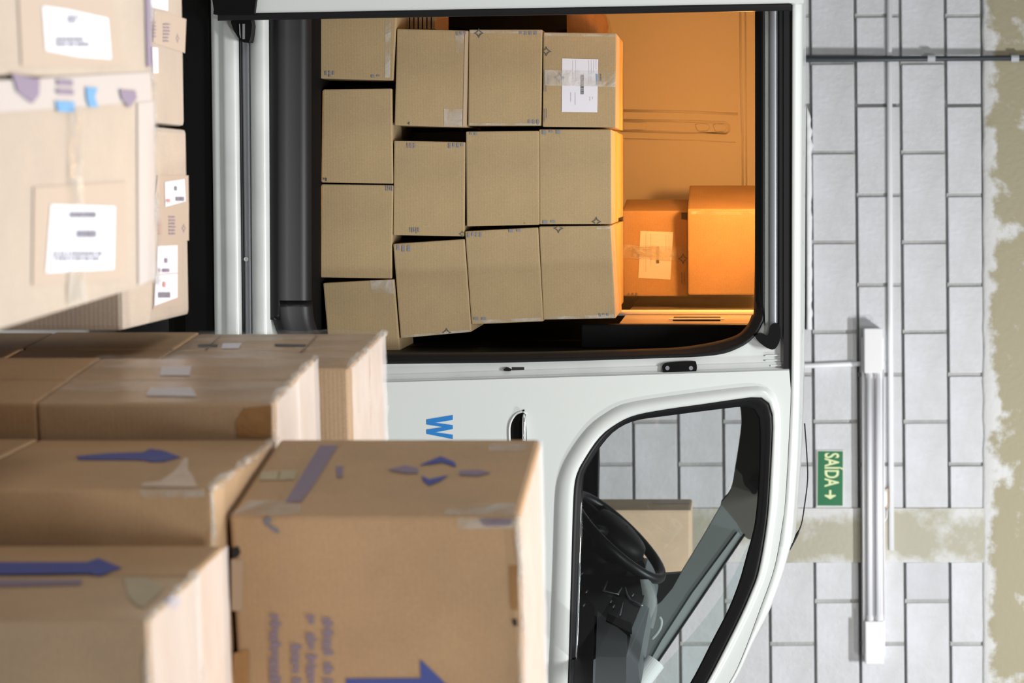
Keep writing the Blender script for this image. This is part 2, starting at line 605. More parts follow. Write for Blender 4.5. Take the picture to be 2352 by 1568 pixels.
# ------------------------------------------------------------------ fittings on the wall
# white horizontal conduit
yz = wz(2044)
o = tube('conduit_pipe', [(-2.6, DW - 0.017, yz - 0.008), (wx(600), DW - 0.017, yz), (wx(1262), DW - 0.017, yz + 0.006)], 0.0125, M['white_pvc'])
tag(o, 'white conduit pipe running level along the block wall above the tube lamp', 'pipe')
o = tube('conduit_pipe', [(wx(845), DW - 0.017, 1.3), (wx(840), DW - 0.017, wz(1850)), (wx(833), DW - 0.017, wz(2030))], 0.0115, M['white_pvc'])
tag(o, 'short white conduit pipe dropping behind the tube lamp to the van roof', 'pipe')
cable = tube('cable_conduit', [(wx(137), DW - 0.044, 0.2), (wx(138), DW - 0.044, 2.2), (wx(136), DW - 0.044, 3.5)], 0.0155, M['black_pipe'])
tag(cable, 'dark grey upright cable conduit clipped to the wall left of the van roof', 'pipe')
for xx in (2137, 2328, 1700):
    c = from_bm('clip', tube_bm(bmesh.new(), [(wx(136.5), DW - 0.044, wz(xx) - .017), (wx(136.5), DW - 0.044, wz(xx) + .017)], 0.0175, 12), M['clip_grey'], cable)
    c['label'] = 'pale grey clip around the conduit'

# tube lamp
lamp = empty('tube_lamp', (wx(1137), DW - 0.004, wz(2003)), -0.0)
lamp.rotation_euler = (0, -0.004, 0)
tag(lamp, 'white twin tube batten lamp fixed level on the block wall', 'lamp')
hl = wx(1518) - wx(1137)


def lx(y): return wx(y) - wx(1137)
def lz(x): return wz(x) - wz(2003)


from_bm('tray', box_bm((lx(775), -0.062, lz(1979)), (lx(1500), 0.0, lz(2029)), 0.003), M['lamp_tray'], lamp)
# thin rolled lips of the tray
for xx in (1981, 2028):
    from_bm('tray_lip', tube_bm(bmesh.new(), [(lx(850), -0.064, lz(xx)), (lx(1422), -0.064, lz(xx))], 0.004, 8), M['lamp_white'], lamp, smooth=True)
for (ya, yb) in ((754, 856), (1420, 1518)):
    c = from_bm('end_cap', box_bm((lx(ya), -0.102, lz(1983)), (lx(yb), 0.0, lz(2025)), 0.006, 3), M['lamp_white'], lamp)
for xx in (1994.5, 2014.5):
    bm = bmesh.new()
    tube_bm(bm, [(lx(856), -0.084, lz(xx)), (lx(1420), -0.084, lz(xx))], 0.0115, 14)
    from_bm('tube', bm, M['tube'], lamp, smooth=True)
    for q in range(0, 1):
        pass
    for ya in (852, 1408):
        from_bm('tube_socket', box_bm((lx(ya), -0.088, lz(xx) - .013), (lx(ya + 16), -0.05, lz(xx) + .013), 0.003), M['lamp_white'], lamp)

# small junction box with drooping wire beside the lamp
jb = from_bm('junction_box', box_bm((wx(1120), DW - 0.03, wz(2033)), (wx(1166), DW, wz(2040)), 0.003), M['tape_tan'])
tag(jb, 'small beige junction box tucked between tube lamp and level white pipe', 'junction box')
from_bm('rosette', tube_bm(bmesh.new(), [(wx(1122), DW - .037, wz(2033)), (wx(1130), DW - 0.038, wz(2033)), (wx(1155), DW - 0.038, wz(2033)), (wx(1163), DW - .037, wz(2033))], [.003, .0065, .0065, .003], 12), M['white_pvc'], jb, smooth=True)
tube('wire', [(wx(1166), DW - .02, wz(2038)), (wx(1186), DW - .035, wz(2036)), (wx(1196), DW - .03, wz(2031)), (wx(1200), DW - .02, wz(2027))], 0.003, M['lamp_tray'], jb, 6)

# exit sign
sx0, sx1, sz0, sz1 = wx(1033), wx(1163), wz(1875.5), wz(1938)
sign = empty('exit_sign', ((sx0 + sx1) / 2, DW - 0.006, (sz0 + sz1) / 2))
sign.rotation_euler = (0, 0.006, 0)
tag(sign, 'green exit sign reading SAÍDA with a cream arrow, on the block wall', 'sign')
sw, sh = sx1 - sx0, sz1 - sz0
from_bm('backing', box_bm((-sw / 2, -0.004, -sh / 2), (sw / 2, 0.0, sh / 2)), M['sign_border'], sign)
from_bm('panel', box_bm((-sw / 2 + .005, -0.006, -sh / 2 + .005), (sw / 2 - .005, -0.003, sh / 2 - .005)), M['sign_green'], sign)


def text_obj(name, s, size, m, parent, loc, sx=1.0, bold=0.0, sy=1.0, rot=(math.pi / 2, 0, 0), extrude=0.0006):
    cu = bpy.data.curves.new(name, 'FONT')
    cu.body = s
    cu.size = size
    cu.align_x = 'CENTER'
    cu.align_y = 'CENTER'
    cu.offset = bold
    cu.extrude = extrude
    cu.resolution_u = 4
    t = bpy.data.objects.new(name, cu)
    COL.objects.link(t)
    dg = bpy.context.evaluated_depsgraph_get()
    me = bpy.data.meshes.new_from_object(t.evaluated_get(dg))
    bpy.data.objects.remove(t)
    me.name = name
    me.materials.clear()
    me.materials.append(m)
    o = bpy.data.objects.new(name, me)
    COL.objects.link(o)
    o.parent = parent
    o.location = loc
    o.rotation_euler = rot
    o.scale = (sx, sy, 1)
    return o


tx = text_obj('lettering', 'SAÍDA', 0.088, M['sign_cream'], sign, (-sw * 0.155, -0.0075, 0.003), sx=0.61, bold=0.0018)
ar = [(-.0, .0055), (0.035, .0055), (0.033, .026), (0.042, .027), (0.066, 0), (0.042, -.027), (0.033, -.026), (0.035, -.0055), (-.0, -.0055)]
from_bm('arrow', prism_bm([[Vector((sw * 0.205 + a * .62, -0.0082, b * .92)) for a, b in ar]], Vector((0, .0015, 0))), M['sign_cream'], sign)

# ------------------------------------------------------------------ the van
van = empty('delivery_van', VO, AV)
tag(van, 'white delivery van with its sliding side door open, packed with cartons', 'van')

# --- outlines (photo positions)
gap = [(1819, -900), (1819, 0), (1818, 500), (1817, 860), (1812, 1000), (1804, 1140), (1796, 1208), (1778, 1304), (1745, 1399), (1704, 1508), (1674, 1568), (1610, 1665), (1530, 1760), (1455, 1840)]
sil = [(1845, -900), (1845, 0), (1843, 500), (1841, 860), (1837, 1010), (1834, 1075), (1822, 1239), (1814, 1270), (1797, 1331), (1767, 1413), (1731, 1481), (1690, 1568), (1625, 1665), (1545, 1760), (1470, 1840)]
gap_s = px_path(gap, 6)
skin_left = [(490, 892), (880, 878), (1400, 863), (1813, 850)]
seal_out = [(1304, 1568), (1312, 1300), (1317, 1141), (1324, 1090), (1344, 1051), (1375, 1006), (1408, 978), (1453, 955), (1521, 941), (1619, 927), (1717, 913), (1745, 912), (1762, 920), (1772, 941), (1775, 978), (1770, 1085), (1762, 1197), (1743, 1309), (1723, 1365), (1700, 1417), (1664, 1490), (1623, 1568), (1565, 1658), (1480, 1740), (1390, 1780), (1300, 1770), (1295, 1700)]
seal_in = [(1319, 1568), (1330, 1300), (1338, 1141), (1342, 1090), (1356, 1062), (1382, 1022), (1414, 988), (1459, 966), (1530, 955), (1655, 939), (1703, 934), (1725, 936), (1738, 950), (1744, 975), (1743, 1085), (1734, 1197), (1714, 1276), (1697, 1336), (1672, 1400), (1636, 1470), (1585, 1568), (1527, 1650), (1460, 1715), (1390, 1750), (1318, 1745), (1312, 1690)]
band_out = [(1260, 1568), (1270, 1300), (1275, 1141), (1285, 1085), (1310, 1034), (1352, 978), (1397, 944), (1436, 926), (1521, 911), (1661, 893), (1740, 886), (1766, 891), (1784, 910), (1791, 940), (1793, 978), (1789, 1113), (1778, 1215), (1762, 1310), (1733, 1385), (1712, 1430), (1672, 1510), (1640, 1568), (1575, 1680), (1490, 1765), (1390, 1805), (1270, 1800), (1255, 1700)]

# front door skin with the window hole
door_outer = skin_left + [(a, b) for a, b in gap_s if b > 862]
door_outer = [(490, 1850)] + [(490, 892)] + skin_left[1:] + [(a, b) for a, b in gap_s if b > 862]
win_hole = px_path(seal_out, 3, True)
# slight pressed crease in the door keeps it from being a dead plane
fd = van_plate('front_door', [[(a, b) for a, b in door_outer], win_hole], 0.0, 0.03, M['white_paint'], van)


def polar(loop, c, n=140):
    """resample a star-shaped closed loop at equal angles about c"""
    pts = px_path(loop, 6, True)
    out = []
    m_ = len(pts)
    for k in range(n):
        a = 2 * math.pi * k / n
        dx, dy = math.cos(a), math.sin(a)
        best = None
        for i in range(m_):
            x0, y0 = pts[i][0] - c[0], pts[i][1] - c[1]
            x1, y1 = pts[(i + 1) % m_][0] - c[0], pts[(i + 1) % m_][1] - c[1]
            ex, ey = x1 - x0, y1 - y0
            den = dx * ey - dy * ex
            if abs(den) < 1e-9: continue
            t = (x0 * ey - y0 * ex) / den
            s = (x0 * dy - y0 * dx) / den
            if t > 0 and -1e-6 <= s <= 1 + 1e-6:
                if best is None or t > best: best = t
        out.append((c[0] + dx * best, c[1] + dy * best))
    return out


WC = (1500, 1330)
pb, po_, pi_ = polar(band_out, WC), polar(seal_out, WC), polar(seal_in, WC)


def lerp2(A, B, t): return [(a[0] + (b[0] - a[0]) * t, a[1] + (b[1] - a[1]) * t) for a, b in zip(A, B)]


rows = [[V(x, y, n) for x, y in L_] for L_, n in ((pb, 0.0), (lerp2(pb, po_, .12), -0.006), (lerp2(pb, po_, .3), -0.013), (lerp2(pb, po_, .6), -0.017), (lerp2(pb, po_, .9), -0.016), (po_, -0.012), (po_, 0.01))]
loft('window_surround', rows, M['white_paint'], fd, close_u=True)
rows = [[V(x, y, n) for x, y in L_] for L_, n in ((po_, 0.0), (po_, -0.011), (lerp2(po_, pi_, .25), -0.013), (lerp2(po_, pi_, .5), -0.004), (lerp2(po_, pi_, .8), -0.002), (pi_, 0.004), (pi_, 0.03), (lerp2(po_, pi_, .5), 0.03))]
loft('window_seal', rows, M['black_rubber'], fd, close_u=True)
van_plate('window_glass', [px_path(seal_in, 3, True)], 0.014, 0.004, M['side_glass'], fd)
# weatherstrip that glints along the foot of the pane
bw = [(1336, 1100), (1331, 1300), (1321, 1568), (1312, 1690)]
tube('weatherstrip', [V(a, b, 0.004) for a, b in bw], 0.0032, M['chrome'], fd, 8)

# door handle (only its upper end shows above the cartons)
hb = px_path([(1205, 1030), (1172, 1030), (1172, 990), (1176, 965), (1190, 948), (1202, 948), (1206, 962)], 3, True)
dh = van_plate('handle_recess', [px_path([(1207, 1060), (1171, 1060), (1171, 985), (1178, 962), (1195, 946), (1207, 950)], 3, True)], -0.002, 0.004, M['black_plastic'], fd)
rows = []
for (y, r) in ((950, .3), (956, .7), (972, 1), (1000, 1), (1030, 1), (1060, .9)):
    c = V(1203.5, y, -0.012)
    rows.append([c + Vector((0, math.cos(t) * .011 * r, math.sin(t) * .0055 * r)) for t in [k * 2 * math.pi / 10 for k in range(10)]])
loft('handle_bar', rows, M['chrome'], fd, close_u=True)
rim = px_path([(1174, 1060), (1170, 1000), (1172, 972), (1184, 952), (1200, 945), (1209, 950)], 4)
tube('handle_rim', [V(a, b, -0.002) for a, b in rim], 0.003, M['white_paint'], fd, 8)

# blue letter W on the door
wl = text_obj('lettering', 'W', 0.1, M['blue_letter'], fd, (0, 0, 0), bold=0.0)
wl.data.transform(Matrix.Identity(4))
xs = [v.co.x for v in wl.data.vertices]
ys = [v.co.y for v in wl.data.vertices]
bm = bmesh.new()
pa, pb_ = V(980, 953.5, 0), V(1040, 1008, 0)
wp = [(1040, 953), (1040, 964), (1000, 970.5), (1040, 976), (1040, 985), (1000, 992.5), (1040, 998), (1040, 1008), (980, 996), (980, 986), (1018, 980.5), (980, 974.5), (980, 963)]
bpy.data.objects.remove(wl)
van_plate('lettering', [wp], -0.0015, 0.001, M['blue_letter'], fd)['label'] = 'blue letter W'
# small bit of the next letter
van_plate('lettering', [[(1040, 1013), (1040, 1060), (1031, 1060), (1031, 1022), (980, 1022), (980, 1013)]], -0.0015, 0.001, M['blue_letter'], fd)['label'] = 'next blue letter, mostly hidden'

# roof skin, side rail and near windscreen pillar
sp, gp = px_path(sil, 8), px_path(gap, 8)
NS = 90


def at_y(path, y):
    for (x0, y0), (x1, y1) in zip(path, path[1:]):
        if y0 <= y <= y1:
            t = (y - y0) / (y1 - y0) if y1 > y0 else 0
            return x0 + (x1 - x0) * t
    return path[-1][0]


def roof_section(y, full):
    xg, xs_ = at_y(gp, y), at_y(sp, y)
    g = V(xg + 1.5, y, 0.0)
    s = V(xs_, y, 0.06)
    z0, z1 = g.z, s.z
    l = g.x
    sec = [Vector((l, 0.02, z0 - .004)), Vector((l, 0.0, z0)), Vector((l, 0.003, z0 + (z1 - z0) * .45)), Vector((l, 0.016, z0 + (z1 - z0) * .8)), Vector((l, 0.06, z1))]
    if full:
        sec += [Vector((l, 0.2, z1 + .012)), Vector((l, 0.9, z1 + .03)), Vector((l, 1.6, z1 + .012)), Vector((l, 1.74, z1)), Vector((l, 1.8, z0 + (z1 - z0) * .5)), Vector((l, 1.8, z0))]
    else:
        sec += [Vector((l, 0.09, z1 - .004)), Vector((l, 0.09, z1 - .03))]
    return sec


rows = [roof_section(y, True) for y in [-1500 + (1255 + 1500) * i / 50 for i in range(51)] if y > -880]
loft('roof', rows, M['white_paint'], van)
rows = [roof_section(y, False) for y in [1250 + (1838 - 1250) * i / 30 for i in range(31)]]
loft('windshield_pillar', rows, M['white_paint'], van)
# drip channel: thin dark line between roof rail and door
tube('drip_channel', [V(a, b, 0.004) for a, b in px_path([g for g in gap], 4)], 0.0022, M['black_rubber'], van, 6)

# windshield between the pillars
rows = []
for i in range(25):
    y = 1262 + (1838 - 1262) * i / 24
    s = V(at_y(sp, y), y, 0.06)
    r = []
    for j in range(9):
        t = j / 8
        r.append(Vector((s.x + .02 + .10 * math.sin(math.pi * t), 0.09 + 1.62 * t, s.z - 0.012)))
    rows.append(r)
loft('windshield', rows, M['wind_glass'], van)

# jamb frame around the side opening
hole = [(620, -880), (620, 600), (622, 690), (630, 745), (655, 795), (700, 826), (760, 838), (880, 836), (1200, 832), (1500, 823), (1640, 816), (1699, 798), (1731, 775), (1750, 747), (1757, 715), (1758, 600), (1758, -880)]
hole_s = px_path(hole, 4)
jamb = van_plate('door_jamb', [[(585, -900), (585, 895), (880, 884), (1400, 869), (1818, 856), (1818, -900)], hole_s], 0.03, 0.02, M['white_jamb'], van)
# folded flange between jamb and door skin
rows = []
for x in [500 + (1813 - 500) * i / 20 for i in range(21)]:
    ys_ = 892 + (850 - 892) * (x - 490) / 1323
    rows.append([V(x, ys_ + 2, 0.001), V(x, ys_ - 3, 0.006), V(x, ys_ - 6, 0.03), V(x, ys_ - 18, 0.026), V(x, ys_ - 22, 0.032)])
loft('jamb_flange', rows, M['white_jamb'], van)
# rubber seal
ins = [(716, -880), (716, 600), (718, 690), (724, 742), (748, 784), (800, 806), (860, 810), (900, 810), (1200, 808), (1500, 800), (1600, 792), (1680, 774), (1711, 753), (1726, 724), (1732, 690), (1734, 400), (1733, -880)]
ins_s = px_path(ins, 4)
n_ = min(len(hole_s), len(ins_s))
rows = [[V(x, y, n) for x, y in L_] for L_, n in ((hole_s[:n_], 0.03), (hole_s[:n_], 0.022), (lerp2(hole_s[:n_], ins_s[:n_], .22), 0.014), (lerp2(hole_s[:n_], ins_s[:n_], .4), 0.03), (lerp2(hole_s[:n_], ins_s[:n_], .72), 0.036), (ins_s[:n_], 0.05), (ins_s[:n_], 0.08))]
loft('opening_seal', rows, M['black_rubber'], van)
# step well tread behind the sill (dark plastic, shallow ribs)
rows = []
for x, n in ((622, .035), (640, .037), (646, .033), (654, .033), (660, .06), (700, .10), (716, .13), (734, .175), (734, 1.70)):
    a, b = V(x, -880, n), V(x, 800, n)
    if n > 1: a.z = b.z = V(734, 400, .175).z
    rows.append([Vector((a.x + (b.x - a.x) * k / 6, n, a.z + (b.z - a.z) * k / 6)) for k in range(7)])
loft('step_tread', rows, M['step_plastic'], van)

# sill: pressed white steel with the roller groove
prof = [(486, .03), (488, .004), (497, 0.0), (508, .002), (512, -.006), (520, -.010), (535, -.008), (545, -.004), (548, .006), (550, .03), (556, .034), (566, .033), (576, .03), (579, .012), (580, .006), (600, .004), (612, .010), (621, .03)]
rows = []
for x, n in prof:
    rows.append([V(x + 6.5 * (y - 200) / 560 * (1 if x < 560 else .6), y, n) for y in (-900, -300, 0, 200, 400, 600, 800, 1000)])
loft('sill', rows, M['white_jamb'], van)
g = tube('roller_groove', [V(552.5 + 6.5 * (y - 200) / 560, y, .026) for y in (-800, 0, 300, 600, 900)], .0035, M['black_rubber'], van, 6)
# greyer rail inside the groove
rows = [[V(x + 6.5 * (y - 200) / 560, y, n) for y in (-900, 0, 400, 900)] for x, n in ((555, .031), (558, .028), (573, .027), (576, .031))]
loft('roller_rail', rows, M['rail'], van)
for y in (595, -100, 800):
    c = V(566, y, 0.026)
    from_bm('plug', tube_bm(bmesh.new(), [c, c + Vector((0, -.003, 0))], .006, 12), M['white_jamb'], van)
# black lower cladding and underbody
from_bm('lower_cladding', box_bm((-1.0, 0.02, 0.30), (1.25, 0.10, V(489, 400, 0).z), .01), M['black_plastic'], van)
from_bm('underbody', box_bm((-1.0, 0.10, 0.24), (1.25, 1.75, 0.52)), M['black_plastic'], van)
# nose of the van beyond the frame
nz = [(1.22, .30), (2.05, .32), (2.16, .5), (2.14, .82), (1.98, .95), (1.45, 1.13), (1.22, 1.28)]
from_bm('fender', prism_bm([[Vector((a, 0.0, b)) for a, b in nz]], Vector((0, 1.8, 0))), M['white_paint'], van)
rear = [(-2.6, .34), (-1.0, .34), (-1.0, 1.83), (-1.3, 1.86), (-2.5, 1.84), (-2.6, 1.5)]
from_bm('rear_body', prism_bm([[Vector((a, 0.0, b)) for a, b in rear]], Vector((0, 1.8, 0))), M['white_paint'], van)
for l in (-1.9, 1.62):
    for n0, n1 in ((-0.03, 0.19), (1.61, 1.83)):
        wob = from_bm('wheel', tube_bm(bmesh.new(), [(l, n0, .33), (l, n0 + .02 if n0 < 1 else n0, .33), (l, n1, .33)], [.30, .33, .33], 28), M['black_rubber'], van)
        from_bm('rim', tube_bm(bmesh.new(), [(l, n0 - .004, .33), (l, n1 + .004, .33)], .19, 20), M['rail'], wob)

# upper track and black header strips above the opening
van_plate('header_strip', [[(1735, -880), (1767, -880), (1767, 700), (1758, 716), (1750, 735), (1735, 690)]], 0.034, 0.03, M['black_plastic'], van)
rows = [[V(x, y, n) for y in (-880, 0, 300, 600, 735, 770)] for x, n in ((1766, .034), (1768, .020), (1788, .020), (1791, .034))]
loft('upper_rail', rows, M['rail'], van)
van_plate('header_gasket', [[(1790, -880), (1800, -880), (1800, 700), (1797, 780), (1790, 770)]], 0.012, 0.02, M['black_rubber'], van)
van_plate('roof_gasket', [[(1800, -880), (1817, -880), (1816, 848), (1800, 849)]], 0.008, 0.022, M['black_rubber'], van)
br = px_path([(1736, 770), (1750, 766), (1764, 772), (1770, 748), (1790, 745), (1792, 778), (1780, 801), (1762, 799), (1740, 782)], 3, True)
rb = van_plate('rail_end_bracket', [br], -0.004, 0.03, M['black_plastic'], van)
# striker block and small buffers on the jamb
st = px_path([(1521, 845), (1524, 836), (1540, 832), (1590, 829), (1599, 834), (1600, 850), (1590, 855), (1545, 860), (1526, 857)], 3, True)
sk = van_plate('striker_block', [st], 0.016, 0.016, M['black_plastic'], van)
for yy in (1533, 1587):
    c = V(yy, 845, 0.014)
    from_bm('screw', tube_bm(bmesh.new(), [c, c + Vector((0, .004, 0))], .0055, 12), M['rail'], sk)
van_plate('latch_hole', [[(1176, 843), (1204, 843), (1204, 855), (1176, 855)]], 0.029, 0.002, M['dark_void'], van)
van_plate('buffer', [px_path([(1157, 848), (1164, 843), (1174, 848), (1172, 852), (1160, 852)], 3, True)], 0.02, 0.01, M['black_rubber'], van)
for q in ((1758, 815, 1790, 818), (1758, 826, 1792, 829), (1770, 838, 1795, 841)):
    van_plate('jamb_rib', [[(q[0], q[1]), (q[2], q[1] - 1), (q[2], q[3] - 1), (q[0], q[3])]], 0.024, 0.008, M['white_jamb'], van)

# sliding door, slid back: leading edge on the left of the opening
sd = van_plate('sliding_door', [[(585, -880), (585, 32), (1000, 25), (1500, 15), (1819, 8), (1846, 7), (1846, -880)]], -0.055, 0.05, M['white_paint'], van)
van_plate('lower_panel', [[(500, -880), (500, -20), (585, -20), (585, -880)]], -0.055, 0.05, M['white_paint'], sd)
rows = []
for x in [500 + (1818 - 500) * i / 24 for i in range(25)]:
    y0 = 33 - 24 * (x - 500) / 1318
    y1 = 48 - 23 * (x - 500) / 1318
    rows.append([V(x, y0 - 1, -0.058), V(x, y0 + 4, -0.062), V(x, (y0 + y1) / 2, -0.052), V(x, y1 - 3, -0.055), V(x, y1, -0.045), V(x, y1 - 2, -0.01)])
loft('edge_seal', rows, M['black_rubber'], sd)
rc = van_plate('roller_cover', [px_path([(491, -60), (491, 22), (499, 33), (580, 33), (584, 28), (584, -60)], 2, True)], -0.075, 0.03, M['black_plastic'], sd)
arm = px_path([(532, 44), (576, 44), (574, 92), (566, 96), (556, 95), (540, 75)], 3, True)
ra = van_plate('roller_arm', [arm], -0.04, 0.05, M['black_plastic'], sd)
van_plate('roller', [px_path([(557, 55), (562, 55), (562, 90), (557, 90)], 1, True)], -0.044, 0.01, M['rail'], ra)
van_plate('roller', [px_path([(549, 55), (551, 55), (553, 88), (550, 80)], 1, True)], -0.044, 0.01, M['rail'], ra)

# --- cargo bay
n_far = 1.72
zf = V(734, 400, .175).z
bay_top = 1.86
LB = V(748, 748, .30)           # cargo side of the upper bulkhead
lb = V(1500, 746, .30).x
bay = from_bm('cargo_wall', box_bm((-2.4, n_far, zf), (0.03, n_far + .04, bay_top)), M['cargo_paint'], van)
from_bm('cargo_ceiling', box_bm((-1.0, .06, bay_top - .02), (0.05, 1.74, bay_top)), M['cargo_paint'], van)
from_bm('cargo_rear_wall', box_bm((-1.35, .06, zf), (-1.3, 1.72, bay_top)), M['cargo_paint'], van)
from_bm('bulkhead_edge', box_bm((lb - .004, .255, 1.30), (.036, .30, bay_top - .02), .004), M['black_plastic'], van)
bh = from_bm('bulkhead', box_bm((lb, .30, V(1420, 740, .30).z), (.035, 1.72, bay_top)), M['bulkhead_grey'], van)
from_bm('lower_bulkhead', box_bm((.036, .28, zf), (.05, 1.72, bay_top - .03)), M['black_plastic'], van)
from_bm('pillar_trim', box_bm((.036, .055, zf), (.07, .34, bay_top - .02)), M['black_plastic'], van)
# pressed relief of the far wall (photo positions mapped on its plane)
nf = n_far - .001


def far_rib(pts, r=.0045, m='cargo_paint', name='pressed_rib'):
    tube(name, [V(a, b, nf) for a, b in pts], r, M[m], bay, 6)


far_rib([(1425, 254), (1560, 256), (1695, 262)])
far_rib([(1425, 276), (1560, 278), (1665, 281), (1674, 287), (1675, 300), (1668, 306), (1560, 304), (1425, 300)])
far_rib([(1425, 318), (1600, 322), (1690, 327)], .002)
far_rib([(1700, 20), (1702, 200), (1706, 320), (1706, 450)], .004)
far_rib([(1712, 20), (1715, 450)], .003)
for (x0, x1, yc) in ((1410, 1484, 289), (1600, 1628, 292), (1641, 1668, 293)):
    pts = [(x0, yc - 6), (x1 - 6, yc - 6), (x1, yc), (x1 - 6, yc + 7), (x0 + 5, yc + 7), (x0, yc)]
    far_rib([(a, b) for a, b in px_path(pts, 4, True)] + [px_path(pts, 4, True)[0]], .0035, name='slot_rim')
    van_plate('pressed_slot', [px_path(pts, 4, True)], nf - .004, .004, M['cargo_paint'], bay)
# darker trim over the far rear corner
# bulkhead details
for (z0, z1, n0, n1) in ((V(1548, 728, .6).z, V(1655, 728, .6).z, .48, .60),):
    from_bm('bulkhead_slot', box_bm((lb - .004, n0, z0), (lb, n1, z1)), M['dark_void'], bh)
    from_bm('slot_rim', box_bm((lb - .007, n0 - .012, z0 - .012), (lb - .0035, n0, z1 + .012), .002), M['cargo_paint'], bh)
from_bm('bulkhead_rib', box_bm((lb - .012, .75, 1.37), (lb, .80, 1.80), .004), M['cargo_paint'], bh)
# warm interior lamp
LAMP = V(1705, 400, .62)
lampz = bay_top - .035
il = from_bm('interior_lamp', box_bm((LAMP.x - .05, .58, bay_top - .045), (LAMP.x + .05, .66, bay_top - .021), .006), M['warm_lens'], van)
il['label'] = 'warm glowing interior lamp on the cargo ceiling'
ld = bpy.data.lights.new('interior_lamp_light', 'POINT')
ld.energy = 15.5
ld.color = (1.0, 0.42, 0.10)
ld.shadow_soft_size = 0.03
lo = bpy.data.objects.new('interior_lamp_light', ld)
COL.objects.link(lo)
lo.location = VW(LAMP.x, .62, bay_top - .085)

# --- cab
dash_l = V(1470, 1480, .35).x
# dashboard cross-section (l, z), swept across the cab
d_near, d_far = V(1478, 1530, .22), V(1500, 1330, 1.5)
lf = (d_near.x + d_far.x) / 2
print('dash', d_near, d_far)
zt = 1.455
sec = [(lf - .02, 1.02), (lf - .035, 1.20), (lf - .03, 1.33), (lf - .055, 1.37), (lf - .05, 1.425), (lf - .02, zt), (lf + .04, zt + .005), (lf + .5, zt - .10), (lf + .5, 1.0), (lf + .02, .9)]
bm = bmesh.new()
dash = from_bm('dashboard', prism_bm([[Vector((a, .12, b)) for a, b in sec]], Vector((0, 1.52, 0))), M['dash_grey'], van)


def dash_plate(name, pts, n_l, m, thick=.006):
    """plate on the rear face of the dashboard, from photo positions on the plane l = lf - n_l"""
    P = VO + VLx * (lf - n_l)
    out = []
    for x, y in pts:
        q = on_plane(x, y, P, VLx) - VO
        out.append(Vector((q.dot(VLx), q.dot(VNx), q.z)))
    return from_bm(name, prism_bm([out], Vector((thick, 0, 0))), m, dash)


def dash_tube(name, pts, n_l, m, r=.004):
    P = VO + VLx * (lf - n_l)
    out = []
    for x, y in pts:
        q = on_plane(x, y, P, VLx) - VO
        out.append(Vector((q.dot(VLx), q.dot(VNx), q.z)))
    return tube(name, out, r, m, dash, 8)


dash_plate('console_panel', [(1340, 1318), (1490, 1325), (1475, 1385), (1452, 1440), (1448, 1458), (1390, 1425), (1340, 1400)], .062, M['black_rubber'])
dash_plate('glove_box', [(1372, 1402), (1440, 1458), (1436, 1700), (1362, 1700)], .064, M['dash_grey'])
dash_plate('lower_shadow_panel', [(1320, 1330), (1366, 1395), (1358, 1700), (1318, 1700)], .066, M['black_plastic'])
dash_tube('console_trim', [(1394, 1335), (1386, 1356), (1420, 1364), (1428, 1350), (1436, 1350), (1440, 1366), (1448, 1378), (1474, 1390)], .068, M['rail'], .0035)
dash_tube('console_trim', [(1431, 1383), (1424, 1412)], .068, M['rail'], .0025)
for a, b in ((1402, 1383), (1408, 1394), (1452, 1368), (1346, 1360), (1340, 1391), (1336, 1318)):
    dash_tube('switch', [(a, b), (a + 3, b - 4)], .069, M['rail'], .0025)
dash_plate('fuse_cover', [(1395, 1408), (1450, 1430), (1452, 1454), (1392, 1424)], .067, M['black_plastic'], .003)
# cowl over the instruments
rows = []
for k in range(9):
    t = math.pi * k / 8
    rows.append([V(1490 + 17 * math.sin(t), 1330 + 100 * k / 8, .95), V(1470 + 6 * math.sin(t), 1330 + 100 * k / 8, .90), V(1500 + 10 * math.sin(t), 1334 + 110 * k / 8, 1.25)])
loft('instrument_cowl', rows, M['pillar_grey'], dash)

# steering wheel
def circle_frame(c, ax1, ax2, r, n=40):
    return [c + (ax1 * math.cos(2 * math.pi * k / n) + ax2 * math.sin(2 * math.pi * k / n)) * r for k in range(n)]


swc = V(1418, 1232, 1.30)
a1 = Vector((0.68, 0.0, 0.73)).normalized()          # leaning forward at the top
a2 = Vector((-.06, 1.0, .06)).normalized()
wheel = empty('steering_wheel', swc)
wheel.parent = van
pts = circle_frame(Vector((0, 0, 0)), a1, a2, .185)
bm = bmesh.new()
nn = a1.cross(a2).normalized()
rg = []
for p_ in pts:
    e = p_.normalized()
    rg.append([bm.verts.new(p_ + (e * math.cos(2 * math.pi * k / 10) + nn * math.sin(2 * math.pi * k / 10)) * .017) for k in range(10)])
for i in range(len(rg)):
    a_, b_ = rg[i], rg[(i + 1) % len(rg)]
    for k in range(10):
        bm.faces.new((a_[k], a_[(k + 1) % 10], b_[(k + 1) % 10], b_[k]))
from_bm('rim', bm, M['black_rubber'], wheel, smooth=True)
rows = [[(a1 * math.cos(2 * math.pi * k / 20) * .085 + a2 * math.sin(2 * math.pi * k / 20) * .085) * s + nn * h for k in range(20)] for s, h in ((0.05, .045), (.6, .042), (1.1, .03), (1.25, 0), (1.1, -.03), (.4, -.08), (0.05, -.09))]
rows = [[-Vector(p_) if False else Vector(p_) for p_ in r_] for r_ in rows]
loft('hub', rows, M['black_plastic'], wheel, close_u=True)
for ang in (-.5, math.pi + .5, -math.pi / 2):
    e = a1 * math.sin(ang) + a2 * math.cos(ang)
    tube('spoke', [e * .07, e * .13 + nn * .004, e * .18], [.022, .016, .013], M['black_plastic'], wheel, 8)
tube('steering_column', [swc - nn * .06, swc - nn * .3], .04, M['black_plastic'], van, 14)

